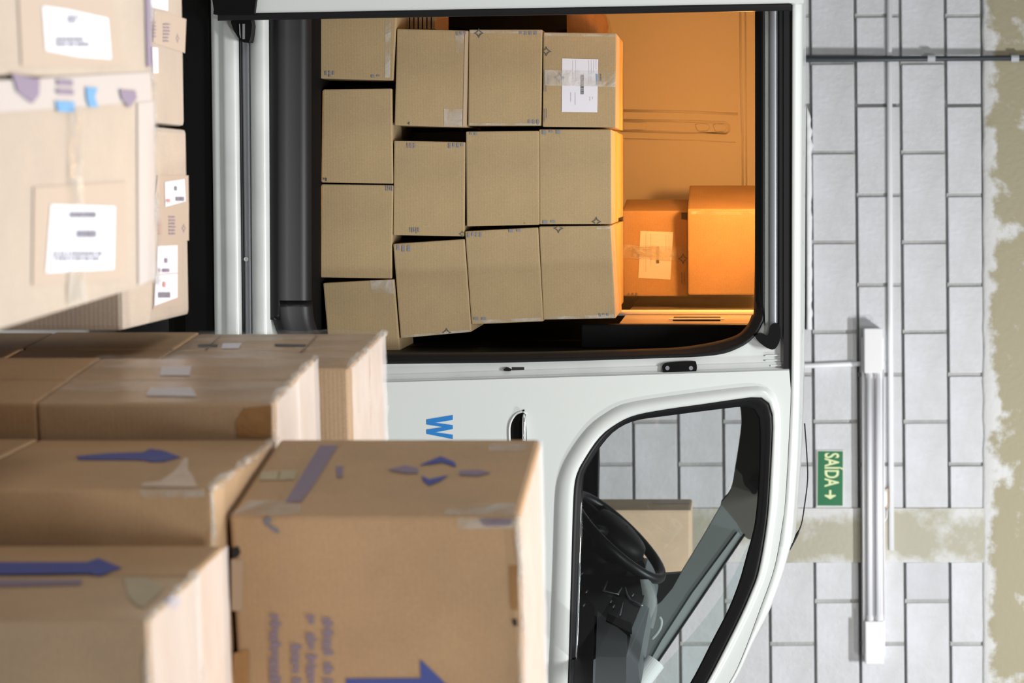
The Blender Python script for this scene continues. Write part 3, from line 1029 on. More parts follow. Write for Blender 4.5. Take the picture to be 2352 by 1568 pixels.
van_plate('instrument_binnacle', [px_path([(1335, 1160), (1380, 1185), (1425, 1225), (1462, 1270), (1482, 1300), (1470, 1318), (1440, 1330), (1335, 1335)], 3, True)], 1.36, .08, M['black_plastic'], van)
# far side of the cab: belt line, door panel, pillar, header
nfs = 1.66
fdp = van_plate('far_door', [[(1120, 900), (1372, 905), (1373, 1050), (1371, 1160), (1366, 1345), (1340, 1560), (1120, 1560)]], nfs, .05, M['black_plastic'], van)
tube('far_window_rail', [V(a, b, nfs - .01) for a, b in ((1371, 905), (1373, 1060), (1371, 1170), (1366, 1345))], .007, M['black_rubber'], van, 8)
van_plate('far_window_glass', [[(1365, 905), (1710, 905), (1690, 1080), (1655, 1165), (1560, 1325), (1460, 1330), (1365, 1330)]], nfs + .02, .004, M['side_glass'], van)
hd = px_path([(1703, 880), (1703, 972), (1689, 1073), (1678, 1127), (1655, 1163), (1690, 1210), (1730, 1240), (1790, 1200), (1800, 880)], 4, True)
van_plate('far_header', [hd], nfs - .02, .05, M['headliner'], van)
gh = van_plate('grab_handle', [px_path([(1722, 1106), (1733, 1093), (1740, 1110), (1738, 1132), (1726, 1132)], 3, True)], nfs - .05, .03, M['black_rubber'], van)
from_bm('headliner', box_bm((.06, .10, 1.80), (.62, 1.66, 1.815)), M['headliner'], van)
fp = [(1657, 1160), (1612, 1238), (1563, 1318), (1545, 1350), (1518, 1382), (1500, 1395), (1480, 1430), (1478, 1590), (1515, 1514), (1610, 1375), (1707, 1230), (1690, 1200)]
van_plate('far_pillar', [fp], nfs - .04, .04, M['pillar_grey'], van)
fl = [(1694, 1222), (1704, 1232), (1612, 1369), (1515, 1510), (1478, 1580), (1478, 1545), (1520, 1470), (1590, 1362)]
van_plate('far_pillar_edge', [fl], nfs - .055, .015, M['pillar_light'], van)
tube('windshield_gasket', [V(a, b, nfs - .06) for a, b in ((1710, 1226), (1612, 1371), (1515, 1513), (1480, 1568))], .0042, M['black_rubber'], van, 8)
van_plate('far_mirror_trim', [[(1452, 1324), (1564, 1316), (1545, 1348), (1520, 1380), (1500, 1396), (1494, 1345)]], nfs - .045, .04, M['black_rubber'], van)
tube('far_grab_handle', [V(a, b, 1.45) for a, b in px_path([(1497, 1467), (1508, 1455), (1517, 1440), (1519, 1424), (1514, 1416)], 3)], .005, M['pillar_light'], van, 8)

# antenna
an = px_path([(1812, 1262), (1824, 1240), (1840, 1206), (1848, 1160), (1855, 1100), (1853, 1040), (1848, 972)], 4)
tube('antenna', [V(a, b, .7) for a, b in an], [.0045 if i < 7 else .0022 for i in range(len(an))], M['black_rubber'], van, 6)

# paper roll lying on the dashboard
rc_, rt_ = V(1436, 1640, .33), V(1503, 1515, .50)
c0 = VW(*V(1505, 1519, .42))
c1 = VW(*V(1430, 1618, .36))
ax = (c1 - c0).normalized()
roll = empty('paper_roll', (c0 + c1) / 2)
tag(roll, 'white paper roll with a brown core leaning on the dashboard', 'paper roll')
u = ax.cross(Vector((0, 0, 1))).normalized()
v = ax.cross(u)


def ringp(c, r, n=28): return [c + (u * math.cos(2 * math.pi * k / n) + v * math.sin(2 * math.pi * k / n)) * r - (c0 + c1) / 2 for k in range(n)]


loft('paper', [ringp(c1, .012), ringp(c1, .029), ringp(c0, .029), ringp(c0, .027), ringp(c0, .010), ringp(c0 + ax * .05, .010)], M['roll_paper'], roll, close_u=True, smooth=False)
loft('core', [ringp(c0 + ax * .003, .0105), ringp(c0 + ax * .003, .008), ringp(c0 + ax * .06, .008)], M['tape_brown'], roll, close_u=True)


# ------------------------------------------------------------------ cartons
class Carton:
    pass


def carton(c8, label, m, bev=0.004, cat='box', group=None, name='cardboard_box'):
    c8 = [Vector(p) for p in c8]
    base = sum(c8, Vector()) / 8
    base.z = min(p.z for p in c8)
    bm = hexa_bm([p - base for p in c8], bev, 2)
    o = from_bm(name, bm, m, None, base)
    tag(o, label, cat, group)
    C = Carton()
    C.o, C.base, C.c = o, base, c8
    f = c8
    C.front = (f[0], (f[1] - f[0]).cross(f[3] - f[0]).normalized())
    C.left = (f[0], (f[4] - f[0]).cross(f[3] - f[0]).normalized())
    C.top = (f[3], Vector((0, 0, 1)))
    return C


def face_pt(C, face, x, y, off=0.0008):
    p0, nr = getattr(C, face)
    nr = nr.normalized()
    if nr.dot(ray(x, y)) > 0:
        nr = -nr
    return on_plane(x, y, p0, nr, off) - C.base


def decal(C, face, pts, m, name, label=None, off=0.0012):
    n0 = [face_pt(C, face, x, y, off) for x, y in pts]
    bm = bmesh.new()
    tr = tessellate_polygon([n0])
    vs = [bm.verts.new(p) for p in n0]
    for t in tr:
        try: bm.faces.new([vs[i] for i in t])
        except ValueError: pass
    o = from_bm(name, bm, M[m], C.o)
    if label: o['label'] = label
    return o


def multi(C, face, polys, m, name, label=None, off=0.0016):
    bm = bmesh.new()
    for pts in polys:
        vs = [bm.verts.new(face_pt(C, face, x, y, off)) for x, y in pts]
        for t in tessellate_polygon([[v.co.copy() for v in vs]]):
            try: bm.faces.new([vs[i] for i in t])
            except ValueError: pass
    o = from_bm(name, bm, M[m], C.o)
    if label: o['label'] = label
    return o


def greek(C, face, x0, x1, y0, y1, n, m='ink', axis='y', seed=0, fill=.55, off=0.0016, label=None, name='printed_text'):
    """small unreadable print: rows of word-length strokes"""
    rd = random.Random(seed * 7 + int(x0) + int(y0))
    polys = []
    for i in range(n):
        if axis == 'y':
            a = x0 + (x1 - x0) * (i + .5 - fill / 2) / n
            b = x0 + (x1 - x0) * (i + .5 + fill / 2) / n
            s, e = y0, y0 + (y1 - y0) * rd.uniform(.6, 1)
        else:
            a = y0 + (y1 - y0) * (i + .5 - fill / 2) / n
            b = y0 + (y1 - y0) * (i + .5 + fill / 2) / n
            s, e = x0, x0 + (x1 - x0) * rd.uniform(.6, 1)
        L_ = max(b - a, .8)
        p_ = s
        while p_ < e - L_ * .4:
            w = min(L_ * rd.uniform(.5, 1.6), e - p_)
            q = (p_, p_ + w)
            polys.append([(a, q[0]), (b, q[0]), (b, q[1]), (a, q[1])] if axis == 'y' else [(q[0], a), (q[1], a), (q[1], b), (q[0], b)])
            p_ += w + L_ * rd.choice([.12, .12, .5])
    return multi(C, face, polys, m, name, label, off)


def ring_star(C, face, cx, cy, r, m='ink_dark', w=.2, clip=None, name='printed_star', sq=1.0):
    """concave four-pointed star outline"""
    outer, inner = [], []
    for k in range(32):
        t = 2 * math.pi * k / 32
        rr = r * (abs(math.cos(t)) ** .66 + abs(math.sin(t)) ** .66) ** (-1 / .66)
        outer.append((cx + rr * math.cos(t) * sq, cy + rr * math.sin(t)))
        inner.append((cx + rr * math.cos(t) * (1 - w * 1.6) * sq, cy + rr * math.sin(t) * (1 - w * 1.6)))
    polys = [[outer[k], outer[(k + 1) % 32], inner[(k + 1) % 32], inner[k]] for k in range(32)]
    if clip: polys = [p_ for p_ in polys if clip(p_[0])]
    return multi(C, face, polys, m, name, None, 0.0018)


# --- front wall of cartons in the van: front quads bl, br, tr, tl (photo x = up, y = right)
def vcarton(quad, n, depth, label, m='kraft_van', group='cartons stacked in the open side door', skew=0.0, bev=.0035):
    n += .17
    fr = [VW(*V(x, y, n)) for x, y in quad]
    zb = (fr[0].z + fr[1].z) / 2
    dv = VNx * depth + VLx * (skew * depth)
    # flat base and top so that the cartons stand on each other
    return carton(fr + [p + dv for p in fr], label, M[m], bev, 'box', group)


B = {}
B['1a'] = vcarton([(733, -40), (727, 180), (903, 185), (915, -38)], .030, .36, 'olive carton at the left end of the lowest row, cut by the sliding door edge')
B['1b'] = vcarton([(742, 205), (738, 419), (903, 422), (900, 203)], .032, .36, 'plain olive carton in the lowest row right of the dark slot')
B['1c'] = vcarton([(738, 423), (735, 637), (900, 640), (903, 425)], .030, .36, 'olive carton in the lowest row, third from the left')
B['1d'] = vcarton([(742, 650), (756, 812), (919, 806), (905, 641)], .020, .26, 'tilted olive carton at the right end of the lowest row in the van')
B['2a'] = vcarton([(912, 66), (906, 288), (1072, 293), (1076, 70)], .034, .36, 'olive carton in the second row at left with glossy tape on its corner')
B['2b'] = vcarton([(905, 323), (903, 540), (1067, 543), (1069, 326)], .034, .36, 'olive carton in the second row between wide dark gap and thin wedge gap')
B['2c'] = vcarton([(903, 560), (920, 777), (1083, 762), (1067, 549)], .026, .34, 'leaning olive carton at the right end of the second row, in shadow')
B['3a'] = vcarton([(1077, 68), (1075, 289), (1243, 289), (1246, 68)], .036, .36, 'olive carton at left in the third row, star mark in its corner')
B['3b'] = vcarton([(1070, 302), (1072, 520), (1239, 516), (1238, 300)], .034, .36, 'plain olive carton in the middle of the third row')
B['3c'] = vcarton([(1068, 531), (1083, 745), (1248, 738), (1236, 522)], .030, .34, 'leaning olive carton at the right end of the third row')
B['4a'] = vcarton([(1248, 74), (1246, 291), (1414, 293), (1416, 76)], .038, .36, 'olive carton with the white shipping label, top row at left')
B['4b'] = vcarton([(1238, 297), (1239, 515), (1405, 515), (1404, 297)], .036, .36, 'plain olive carton in the middle of the top row beside the labelled one')
B['4c'] = vcarton([(1238, 520), (1248, 734), (1414, 731), (1403, 518)], .034, .34, 'olive carton at the right end of the top row with a slanting shadow')

# tape seams and prints
for k, q in (('1a', (893, 903)), ('2a', (1063, 1071)), ('1b', (741, 744))):
    pass
decal(B['1a'], 'front', [(885, -30), (899, -30), (896, 178), (884, 178)], 'clear_tape', 'tape')
greek(B['1a'], 'front', 745, 770, 163, 178, 3, 'ink', seed=1)
greek(B['1a'], 'front', 850, 875, 172, 180, 2, 'ink', seed=2)
decal(B['1b'], 'front', [(741, 208), (744, 208), (741, 416), (738.5, 416)], 'tape_brown', 'tape')
greek(B['1b'], 'front', 741, 752, 408, 417, 2, 'ink_dark', seed=3)
greek(B['1c'], 'front', 885, 903, 426, 440, 4, 'ink', seed=4)
decal(B['1c'], 'front', [(737, 426), (741, 426), (739, 632), (735.5, 632)], 'tape_brown', 'tape')
decal(B['1d'], 'front', [(850, 644), (904, 643), (906, 675), (853, 672)], 'clear_tape', 'tape')
for pts in ([(1046, 76), (1068, 76), (1066, 284), (1040, 284)],):
    decal(B['2a'], 'front', [(1068, 72), (1074, 72), (1070, 290), (1063, 290)], 'tape_tan', 'tape')
    decal(B['2a'], 'front', [(1020, 250), (1062, 250), (1062, 290), (1020, 290)], 'clear_tape', 'tape')
    decal(B['2a'], 'front', [(1045, 72), (1066, 72), (1064, 120), (1048, 120)], 'clear_tape', 'tape')
greek(B['2a'], 'front', 1046, 1072, 73, 84, 3, 'ink', seed=5)
decal(B['2a'], 'front', [(936, 283), (941, 279), (940, 287)], 'ink_dark', 'printed_mark')
greek(B['2b'], 'front', 933, 955, 329, 342, 3, 'ink', seed=6)
greek(B['2b'], 'front', 1028, 1066, 329, 342, 4, 'ink', seed=7)
greek(B['2b'], 'front', 940, 964, 522, 538, 5, 'ink', seed=8)
ring_star(B['2b'], 'front', 1062, 537, 8, clip=lambda p: p[0] < 1066)
greek(B['2c'], 'front', 908, 945, 563, 578, 3, 'ink', seed=9)
ring_star(B['2c'], 'front', 1026, 763, 11, clip=lambda p: p[1] < 765)
decal(B['2c'], 'front', [(924, 770), (1078, 757), (1079, 762), (926, 775)], 'clear_tape', 'tape')
ring_star(B['3a'], 'front', 1100, 76, 12)
greek(B['3a'], 'front', 1190, 1236, 72, 84, 4, 'ink', seed=10)
greek(B['3a'], 'front', 1211, 1240, 275, 288, 3, 'ink', seed=11)
decal(B['3a'], 'front', [(1080, 70), (1243, 70), (1243, 76), (1080, 76)], 'clear_tape', 'tape')
decal(B['3a'], 'front', [(1078, 282), (1240, 283), (1240, 287), (1078, 287)], 'clear_tape', 'tape')
greek(B['3b'], 'front', 1076, 1098, 304, 311, 2, 'ink', seed=12)
decal(B['3b'], 'front', [(1204, 511), (1207, 511), (1207, 514), (1204, 514)], 'tape_brown', 'printed_mark')
greek(B['3c'], 'front', 1072, 1108, 534, 547, 4, 'ink', seed=13)
greek(B['3c'], 'front', 1165, 1200, 526, 534, 2, 'ink', seed=14)
greek(B['3c'], 'front', 1085, 1120, 728, 738, 2, 'ink', seed=15)
decal(B['3c'], 'front', [(1088, 735), (1246, 729), (1247, 736), (1088, 742)], 'clear_tape', 'tape')
# shipping label carton
decal(B['4a'], 'front', [(1291, 134), (1374, 136), (1372, 258), (1290, 257)], 'label', 'shipping_label', 'white paper shipping label')
lab = B['4a']
greek(lab, 'front', 1312, 1326, 138, 200, 2, 'ink_light', seed=16, fill=.12)
greek(lab, 'front', 1350, 1372, 138, 172, 4, 'ink_light', seed=17, fill=.16)
greek(lab, 'front', 1350, 1360, 176, 200, 2, 'ink_light', seed=18, fill=.16)
greek(lab, 'front', 1306, 1326, 212, 248, 2, 'ink_light', seed=19, fill=.16)
greek(lab, 'front', 1352, 1364, 222, 232, 2, 'ink_light', seed=20, fill=.3)
rd = random.Random(3)
bars, yy = [], 172.0
while yy < 217:
    w = rd.choice([.7, .9, 1.5])
    bars.append([(1333.5, yy), (1341, yy), (1341, yy + w), (1333.5, yy + w)])
    yy += w + rd.choice([.4, .5, .9])
multi(lab, 'front', bars, 'ink_dark', 'barcode', 'dark barcode', off=.002)
ring_star(lab, 'front', 1255, 118, 12, clip=lambda p: p[0] > 1248)
ring_star(lab, 'front', 1285, 178, 13)
multi(lab, 'front', [[(1292, 175), (1297, 178), (1292, 181)]], 'blue_letter', 'printed_mark', off=.0026)
multi(lab, 'front', [[(1369, 170), (1373, 170), (1373, 196), (1370, 196)]], 'ink_sky', 'printed_mark', off=.0026)
greek(lab, 'front', 1248, 1262, 165, 212, 3, 'ink', seed=21, fill=.3)
greek(lab, 'front', 1249, 1258, 250, 282, 2, 'ink', seed=22, fill=.3)
greek(lab, 'front', 1376, 1384, 170, 196, 1, 'ink_dark', seed=23, fill=.3)
decal(lab, 'front', [(1251, 160), (1414, 164), (1414, 200), (1251, 196)], 'clear_tape', 'tape', 'clear tape across the label', off=.003)
decal(lab, 'front', [(1250, 76), (1416, 79), (1414, 84), (1250, 82)], 'clear_tape', 'tape')
greek(B['4b'], 'front', 1242, 1290, 299, 309, 3, 'ink', seed=24)
ring_star(B['4b'], 'front', 1370, 509, 12, clip=lambda p: p[1] < 515)
greek(B['4b'], 'front', 1243, 1280, 506, 514, 2, 'ink', seed=25)
ring_star(B['4c'], 'front', 1283, 524, 12, clip=lambda p: p[1] > 520)
decal(B['4c'], 'front', [(1370, 521), (1402, 520), (1402, 525), (1370, 526)], 'clear_tape', 'tape')
greek(B['4c'], 'front', 1374, 1400, 719, 728, 3, 'ink', seed=26)
decal(B['4c'], 'front', [(1252, 727), (1410, 722), (1411, 730), (1252, 733)], 'clear_tape', 'tape')

# --- cartons behind them (their lit tops show above the top row)
z_top = V(1404, 400, .206).z
for li, (n0, n1) in enumerate(((.575, .93), (.935, 1.22), (1.23, 1.58))):
    for r in range(4):
        for c_, (y0, y1) in enumerate(((70, 290), (297, 512), (520, 733))):
            l0 = V(1300, y0, .20).x + .004 * li
            l1 = V(1300, y1, .20).x - .004 * (li + r % 2)
            z0 = zf + (z_top - .002 - zf) * r / 4
            z1 = zf + (z_top - .002 - zf) * (r + 1) / 4 - .001 - (.09 if r == 3 and li == 2 else 0) - (.012 if r == 3 and li == 1 else 0)
            top = (r == 3)
            c8 = [VW(l0, n0, z0), VW(l1, n0, z0), VW(l1, n0, z1), VW(l0, n0, z1), VW(l0, n1, z0), VW(l1, n1, z0), VW(l1, n1, z1), VW(l0, n1, z1)]
            if top and li == 0:
                side = ('left', 'middle', 'right')[c_]
                lbl = 'carton hidden behind the top row at %s, only its orange-lit lid showing' % side
            else:
                lbl = 'carton packed deep in the cargo bay behind the front row'
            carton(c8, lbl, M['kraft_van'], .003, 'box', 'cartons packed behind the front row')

# flat-packed sheets and dark stand-in plates at the far left behind the second row
fps = VW(*V(905, 15, .45))
sheets = empty('cardboard_sheets', fps)
tag(sheets, 'bundle of flattened cardboard sheets on edge behind the door seal, upper left of bay', 'cardboard')
for k in range(9):
    x0 = 912 + k * 10
    q = [V(x0, -40, .40), V(x0 + 7, -40, .40), V(x0 + 7, 66, .40), V(x0, 66, .40)]
    from_bm('cardboard_sheet', prism_bm([[VW(*p_) - fps for p_ in q]], VNx * .3), M['kraft_orange'] if k % 2 else M['kraft'], sheets)
bg = [(1000, -60), (1300, -60), (1301, 66), (1260, 74), (1090, 70), (1040, 60), (1000, 66)]  # black plate added in place of a dark-sided carton
plate_o = VW(*V(1000, 0, 1.2))
bo_ = from_bm('black_plate', prism_bm([[VW(*V(a, b, 1.22)) - plate_o for a, b in bg]], VNx * .25), M['plate_black'], None, plate_o)
tag(bo_, 'black plate in place of a dark-sided carton deep in the bay at the upper left of the cartons', 'plate')
db = [(1302, -60), (1375, -60), (1382, 20), (1393, 40), (1398, 62), (1396, 84), (1302, 84)]  # brown plate shaped like the dark orange shadow in the bay
plate_o = VW(*V(1302, 0, 1.24))
bo_ = from_bm('bay_shadow', prism_bm([[VW(*V(a, b, 1.24)) - plate_o for a, b in db]], VNx * .2), M['tape_brown'], None, plate_o)
tag(bo_, 'reddish brown plate standing for the shadow above the labelled carton at the bay wall', 'shadow plate')


# --- the two cartons lit by the interior lamp
def yawbox(corner, yvp, w, s, h, label, m, group=None, bev=.005, name='cardboard_box'):
    """corner: near top corner (world). Side edges run towards the horizon point yvp; w along the front, s along the side"""
    Sd = Vector(((yvp - CY) / F, 1, 0)).normalized()
    Fd = Vector((Sd.y, -Sd.x, 0))
    t = Vector(corner)
    up = Vector((0, 0, -h))
    c8 = [t + up, t + Fd * w + up, t + Fd * w, t, t + Sd * s + up, t + Fd * w + Sd * s + up, t + Fd * w + Sd * s, t + Sd * s]
    return carton(c8, label, M[m], bev, 'box', group, name)


zt1 = z_top - .013
d1 = 6.92
c1t = W(1580, 484, d1)
h1 = c1t.z - zt1
G1 = yawbox(c1t, -260, .262, .26, h1, 'orange-lit carton with the pale shipping label, standing on the packed rows', 'kraft_orange', 'cartons under the interior lamp')
c2t = W(1738, 480, 6.83)
G2 = yawbox(c2t, -760, .265, .33, c2t.z - c1t.z - .001, 'brightest orange carton, standing on the labelled one under the interior lamp', 'kraft_orange', 'cartons under the interior lamp')
decal(G1, 'front', [(1471, 530), (1546, 533), (1540, 642), (1466, 638)], 'label', 'shipping_label', 'pale paper shipping label')
greek(G1, 'front', 1478, 1500, 536, 632, 2, 'ink_light', seed=31, fill=.12)
greek(G1, 'front', 1526, 1540, 540, 600, 2, 'ink_light', seed=32, fill=.12)
greek(G1, 'front', 1450, 1524, 566, 590, 6, 'ink', axis='x', seed=33, fill=.3, off=.002)
greek(G1, 'front', 1440, 1466, 672, 680, 3, 'ink', seed=34)
rd = random.Random(5)
bars, yy = [], 566.0
while yy < 604:
    w = rd.choice([.9, 1.4])
    bars.append([(1507, yy), (1514, yy), (1514, yy + w), (1507, yy + w)])
    yy += w + .6
multi(G1, 'front', bars, 'ink_dark', 'barcode', 'dark barcode', off=.0024)
ring_star(G1, 'front', 1569, 594, 13, clip=lambda p: p[0] < 1578)
greek(G1, 'front', 1563, 1575, 625, 655, 2, 'ink', seed=35, fill=.3)
decal(G1, 'front', [(1432, 562), (1578, 566), (1578, 602), (1432, 592)], 'clear_tape', 'tape', off=.003)
decal(G1, 'front', [(1565, 488), (1579, 488), (1579, 505), (1565, 503)], 'ink_dark', 'printed_mark')
decal(G2, 'front', [(1586, 485), (1735, 486), (1735, 494), (1586, 492)], 'clear_tape', 'tape')

# ------------------------------------------------------------------ foreground stacks
FG = 'film-wrapped cartons stacked in the foreground'


def stack_under(C, n, hgt, m, lbls, side_m=None):
    out = []
    z = C.c[0].z
    for k in range(n):
        z1 = z - .001
        h = hgt if k < n - 1 else z1 - .145
        if h < .05: break
        j = Vector((random.uniform(-.004, .004), random.uniform(-.004, .004), 0))
        c8 = []
        for i, p_ in enumerate(C.c):
            up_ = i in (2, 3, 6, 7)
            c8.append(Vector((p_.x + j.x, p_.y + j.y, z1 if up_ else z1 - h)))
        out.append(carton(c8, lbls[k], M[m], .005, 'box', FG))
        z = z1 - h
    return out


# A: nearest upright carton, right
A = yawbox(W(1190, 1185, 3.0), -550, .52, .352, (1190 - 527) / F * 3.0, 'nearest tan carton with blue arrow and faded violet print, upper right of the stacks', 'kraft', FG, .006)
# D stack carries A: top just under A
dD = 2.925
zD = A.c[0].z - .007
tD = W(488, 1122, dD)
tD.z = zD
D = yawbox(tD, 226, .46, .42, .345, 'tan carton under the nearest one, blue arrow and torn flap on its side', 'kraft', FG)
# E: nearest low carton at the bottom, F behind it
tE = W(335, 1425, 2.51)
E = yawbox(tE, 156, .42, .225, .345, 'low tan carton at the very front, pinkish lit lid and torn corner', 'kraft_lid', FG)
tF = tE + Vector(((156 - CY) / F, 1, 0)).normalized() * .228
tF.z -= .003
Fb = yawbox(tF, 156, .42, .17, .342, 'low tan carton wedged between the front one and the arrowed one', 'kraft', FG)
# C and B stacks, each two slices deep
zC = 1.03
dC = (EYE - zC) * F / (1680 - 625)
C1 = yawbox(W(625, 925, dC), -150, .42, .175, .343, 'tan carton with brown tape on its corner, behind the nearest one', 'kraft_lid', FG)
Sc = Vector(((-150 - CY) / F, 1, 0)).normalized()
C2 = yawbox(C1.c[3] + Sc * .178 + Vector((0, 0, -.002)), -150, .42, .18, .343, 'tan carton in second place back in the brown-taped row', 'kraft_lid', FG)
zB = 1.045
dB = (EYE - zB) * F / (1680 - 800)
B1 = yawbox(W(800, 845, dB), -40, .36, .19, .343, 'tan carton with a narrow shaded front beside the white van door', 'kraft_lid', FG)
Sb = Vector(((-40 - CY) / F, 1, 0)).normalized()
B2 = yawbox(B1.c[3] + Sb * .193, -40, .36, .195, .343, 'farthest foreground carton with crumpled film over its lid corner', 'kraft_lid', FG)
for C_, nm in ((D, 'the arrowed carton'), (E, 'the very front carton'), (Fb, 'the wedged carton'), (C1, 'the brown-taped carton'), (C2, 'the second taped-row carton'), (B1, 'the narrow-fronted carton'), (B2, 'the farthest foreground carton')):
    lows = stack_under(C_, 2, .27, 'kraft', ['tan carton directly below ' + nm, 'bottom tan carton of the stack under ' + nm])
    C_.lows = lows
# pallets under the stacks
def pallet(x0, x1, y0, y1, rz, label):
    e = empty('pallet', ((x0 + x1) / 2, (y0 + y1) / 2, 0), rz)
    tag(e, label, 'pallet')
    w, d = (x1 - x0) / 2, (y1 - y0) / 2
    for k in range(6):
        a = -w + 2 * w * k / 6
        from_bm('deck_board', box_bm((a, -d, .118), (a + 2 * w / 6 - .03, d, .142)), M['pallet'], e)
    for k in (-1, 0, 1):
        from_bm('runner', box_bm((-w, k * (d - .05) - .04, 0), (w, k * (d - .05) + .04, .117)), M['pallet'], e)
    return e


pallet(.02, .70, 2.52, 4.30, -.10, 'wooden pallet under the wrapped foreground stacks')

# --- print, tape and film on A
def words(C, face, x0, x1, runs, m, seed):
    rd = random.Random(seed)
    polys = []
    for (a, b) in runs:
        y = a
        while y < b - 3:
            w = rd.uniform(6, 11)
            h0 = x0 + (x1 - x0) * rd.choice([0, 0, .12, .25])
            h1 = x1 - (x1 - x0) * rd.choice([0, .22, .25])
            polys.append([(h0, y), (h1, y), (h1, min(y + w, b)), (h0, min(y + w, b))])
            y += w + 2.6
    return multi(C, face, polys, m, 'printed_text', 'faded violet unreadable line of print')


words(A, 'front', 619, 645, [(1410, 1740)], 'ink_violet', 1)
words(A, 'front', 668, 692, [(1480, 1545), (1556, 1700)], 'ink_violet', 2)
words(A, 'front', 703, 727, [(1412, 1434), (1454, 1492), (1503, 1680)], 'ink_violet', 3)
words(A, 'front', 741, 765, [(1418, 1508), (1520, 1548), (1558, 1680)], 'ink_violet', 4)
decal(A, 'front', [(795, 1558), (967, 1557), (965, 1513), (1058, 1602), (965, 1690), (967, 1646), (795, 1647)], 'ink_blue', 'printed_arrow', 'blue printed arrow')
decal(A, 'left', [(735, 1022), (777, 1022), (742, 1078), (716, 1120), (690, 1152), (655, 1152), (690, 1095)], 'ink_violet', 'printed_band', 'faded violet band')
multi(A, 'left', [[(962, 1068), (985, 1058), (1012, 1047), (1044, 1060), (1048, 1072), (1015, 1061), (990, 1065)]], 'ink_blue', 'printed_emblem', 'blue curved stroke')
multi(A, 'left', [[(968, 1091), (985, 1100), (1030, 1090), (1012, 1103), (985, 1114), (972, 1104)]], 'ink_blue', 'printed_emblem', 'blue ticked stroke')
multi(A, 'left', [[(890, 1078), (930, 1068), (960, 1074), (960, 1086), (930, 1086)], [(1055, 1080), (1100, 1078), (1128, 1084), (1100, 1092), (1055, 1090)], [(772, 1070), (788, 1070), (786, 1095), (774, 1095)]], 'ink_violet', 'printed_text')
decal(A, 'left', [(1126, 1018), (1212, 1018), (1208, 1035), (1122, 1035)], 'clear_tape', 'tape')
decal(A, 'left', [(1062, 1158), (1182, 1156), (1184, 1182), (1020, 1182), (1022, 1172)], 'clear_tape', 'tape')
decal(A, 'front', [(1052, 1188), (1186, 1188), (1184, 1212), (1052, 1214)], 'clear_tape', 'tape')
decal(A, 'front', [(1098, 1190), (1178, 1190), (1172, 1206), (1112, 1208)], 'ink_violet', 'printed_text', 'smudged print under tape')
decal(A, 'left', [(528, 1183), (570, 1150), (640, 1148), (690, 1158), (690, 1178), (640, 1183)], 'clear_tape', 'tape')
decal(A, 'left', [(600, 1082), (640, 1080), (636, 1102), (596, 1102)], 'paper_green', 'tape', 'pale tape scrap')
decal(A, 'left', [(645, 1080), (684, 1080), (676, 1100), (640, 1102)], 'paper_green', 'tape', 'pale tape scrap')
multi(A, 'front', [[(604, 1192), (622, 1186), (624, 1196), (616, 1202), (640, 1216), (642, 1225), (630, 1222), (608, 1204)]], 'ink', 'printed_mark')
decal(A, 'front', [(1170, 1300), (1187, 1298), (1188, 1400), (1174, 1400)], 'tape_brown', 'tape')
decal(A, 'front', [(532, 1258), (548, 1254), (553, 1268), (546, 1280), (534, 1282)], 'dark_void', 'torn_hole', 'dark torn hole')
decal(A, 'front', [(531, 1284), (560, 1286), (556, 1402), (532, 1402)], 'tape_tan', 'tape')
decal(A, 'front', [(536, 1500), (572, 1490), (572, 1700), (536, 1700)], 'tape_brown', 'tape')
decal(A, 'front', [(1176, 1422), (1186, 1420), (1188, 1436), (1180, 1438)], 'dark_void', 'torn_hole')
# D
decal(D, 'left', [(175, 1047), (250, 1040), (328, 1038), (345, 1030), (375, 1034), (416, 1049), (375, 1060), (345, 1060), (328, 1056), (182, 1055)], 'ink_blue', 'printed_arrow', 'blue printed arrow')
decal(D, 'left', [(322, 1117), (330, 1108), (368, 1104), (400, 1082), (425, 1050), (432, 1052), (432, 1078), (446, 1098), (453, 1118)], 'paper_inner', 'torn_flap', 'torn pale inner ply')
decal(D, 'front', [(318, 1124), (470, 1124), (470, 1140), (330, 1142)], 'clear_tape', 'tape')
# E, F
decal(E, 'left', [(-40, 1334), (0, 1330)] + [(190, 1330), (186, 1342), (0, 1346), (-40, 1350)], 'ink_violet', 'printed_mark')
Es, Ep = E.left
for P_ in (E, Fb):
    pass
decal(Fb, 'left', [(-40, 1290), (200, 1290), (226, 1281), (280, 1303), (228, 1322), (205, 1316), (-40, 1319)], 'ink_blue', 'printed_arrow', 'blue printed arrow', off=.0016)
decal(E, 'left', [(284, 1325), (330, 1325), (378, 1345), (366, 1362), (330, 1395), (312, 1390), (292, 1366)], 'paper_green', 'torn_flap', 'torn pale corner ply')
decal(E, 'top', [(384, 1372), (398, 1366), (414, 1374), (412, 1392), (398, 1398), (388, 1390)], 'ink_violet', 'printed_mark')
# C, B
decal(C1, 'front', [(560, 938), (624, 930), (623, 1004), (545, 1003), (540, 968)], 'tape_brown', 'tape', 'glossy brown packing tape')
decal(C1, 'left', [(345, 890), (440, 889), (452, 910), (335, 908)], 'label', 'label_scrap', 'worn white label')
decal(C2, 'left', [(372, 842), (440, 840), (436, 862), (366, 862)], 'label', 'label_scrap', 'worn white label')
decal(B2, 'left', [(512, 788), (556, 787), (548, 800), (508, 800)], 'label', 'label_scrap', 'worn white label')
multi(B2, 'left', [[(470, 802), (505, 770), (508, 770), (474, 804)], [(688, 808), (726, 770), (729, 771), (692, 810)]], 'tape_brown', 'tape')
multi(B2, 'left', [[(455, 790), (500, 790), (500, 795), (455, 796)], [(630, 789), (705, 790), (700, 795), (632, 794)]], 'ink_dark', 'scuff', 'dark scuff')


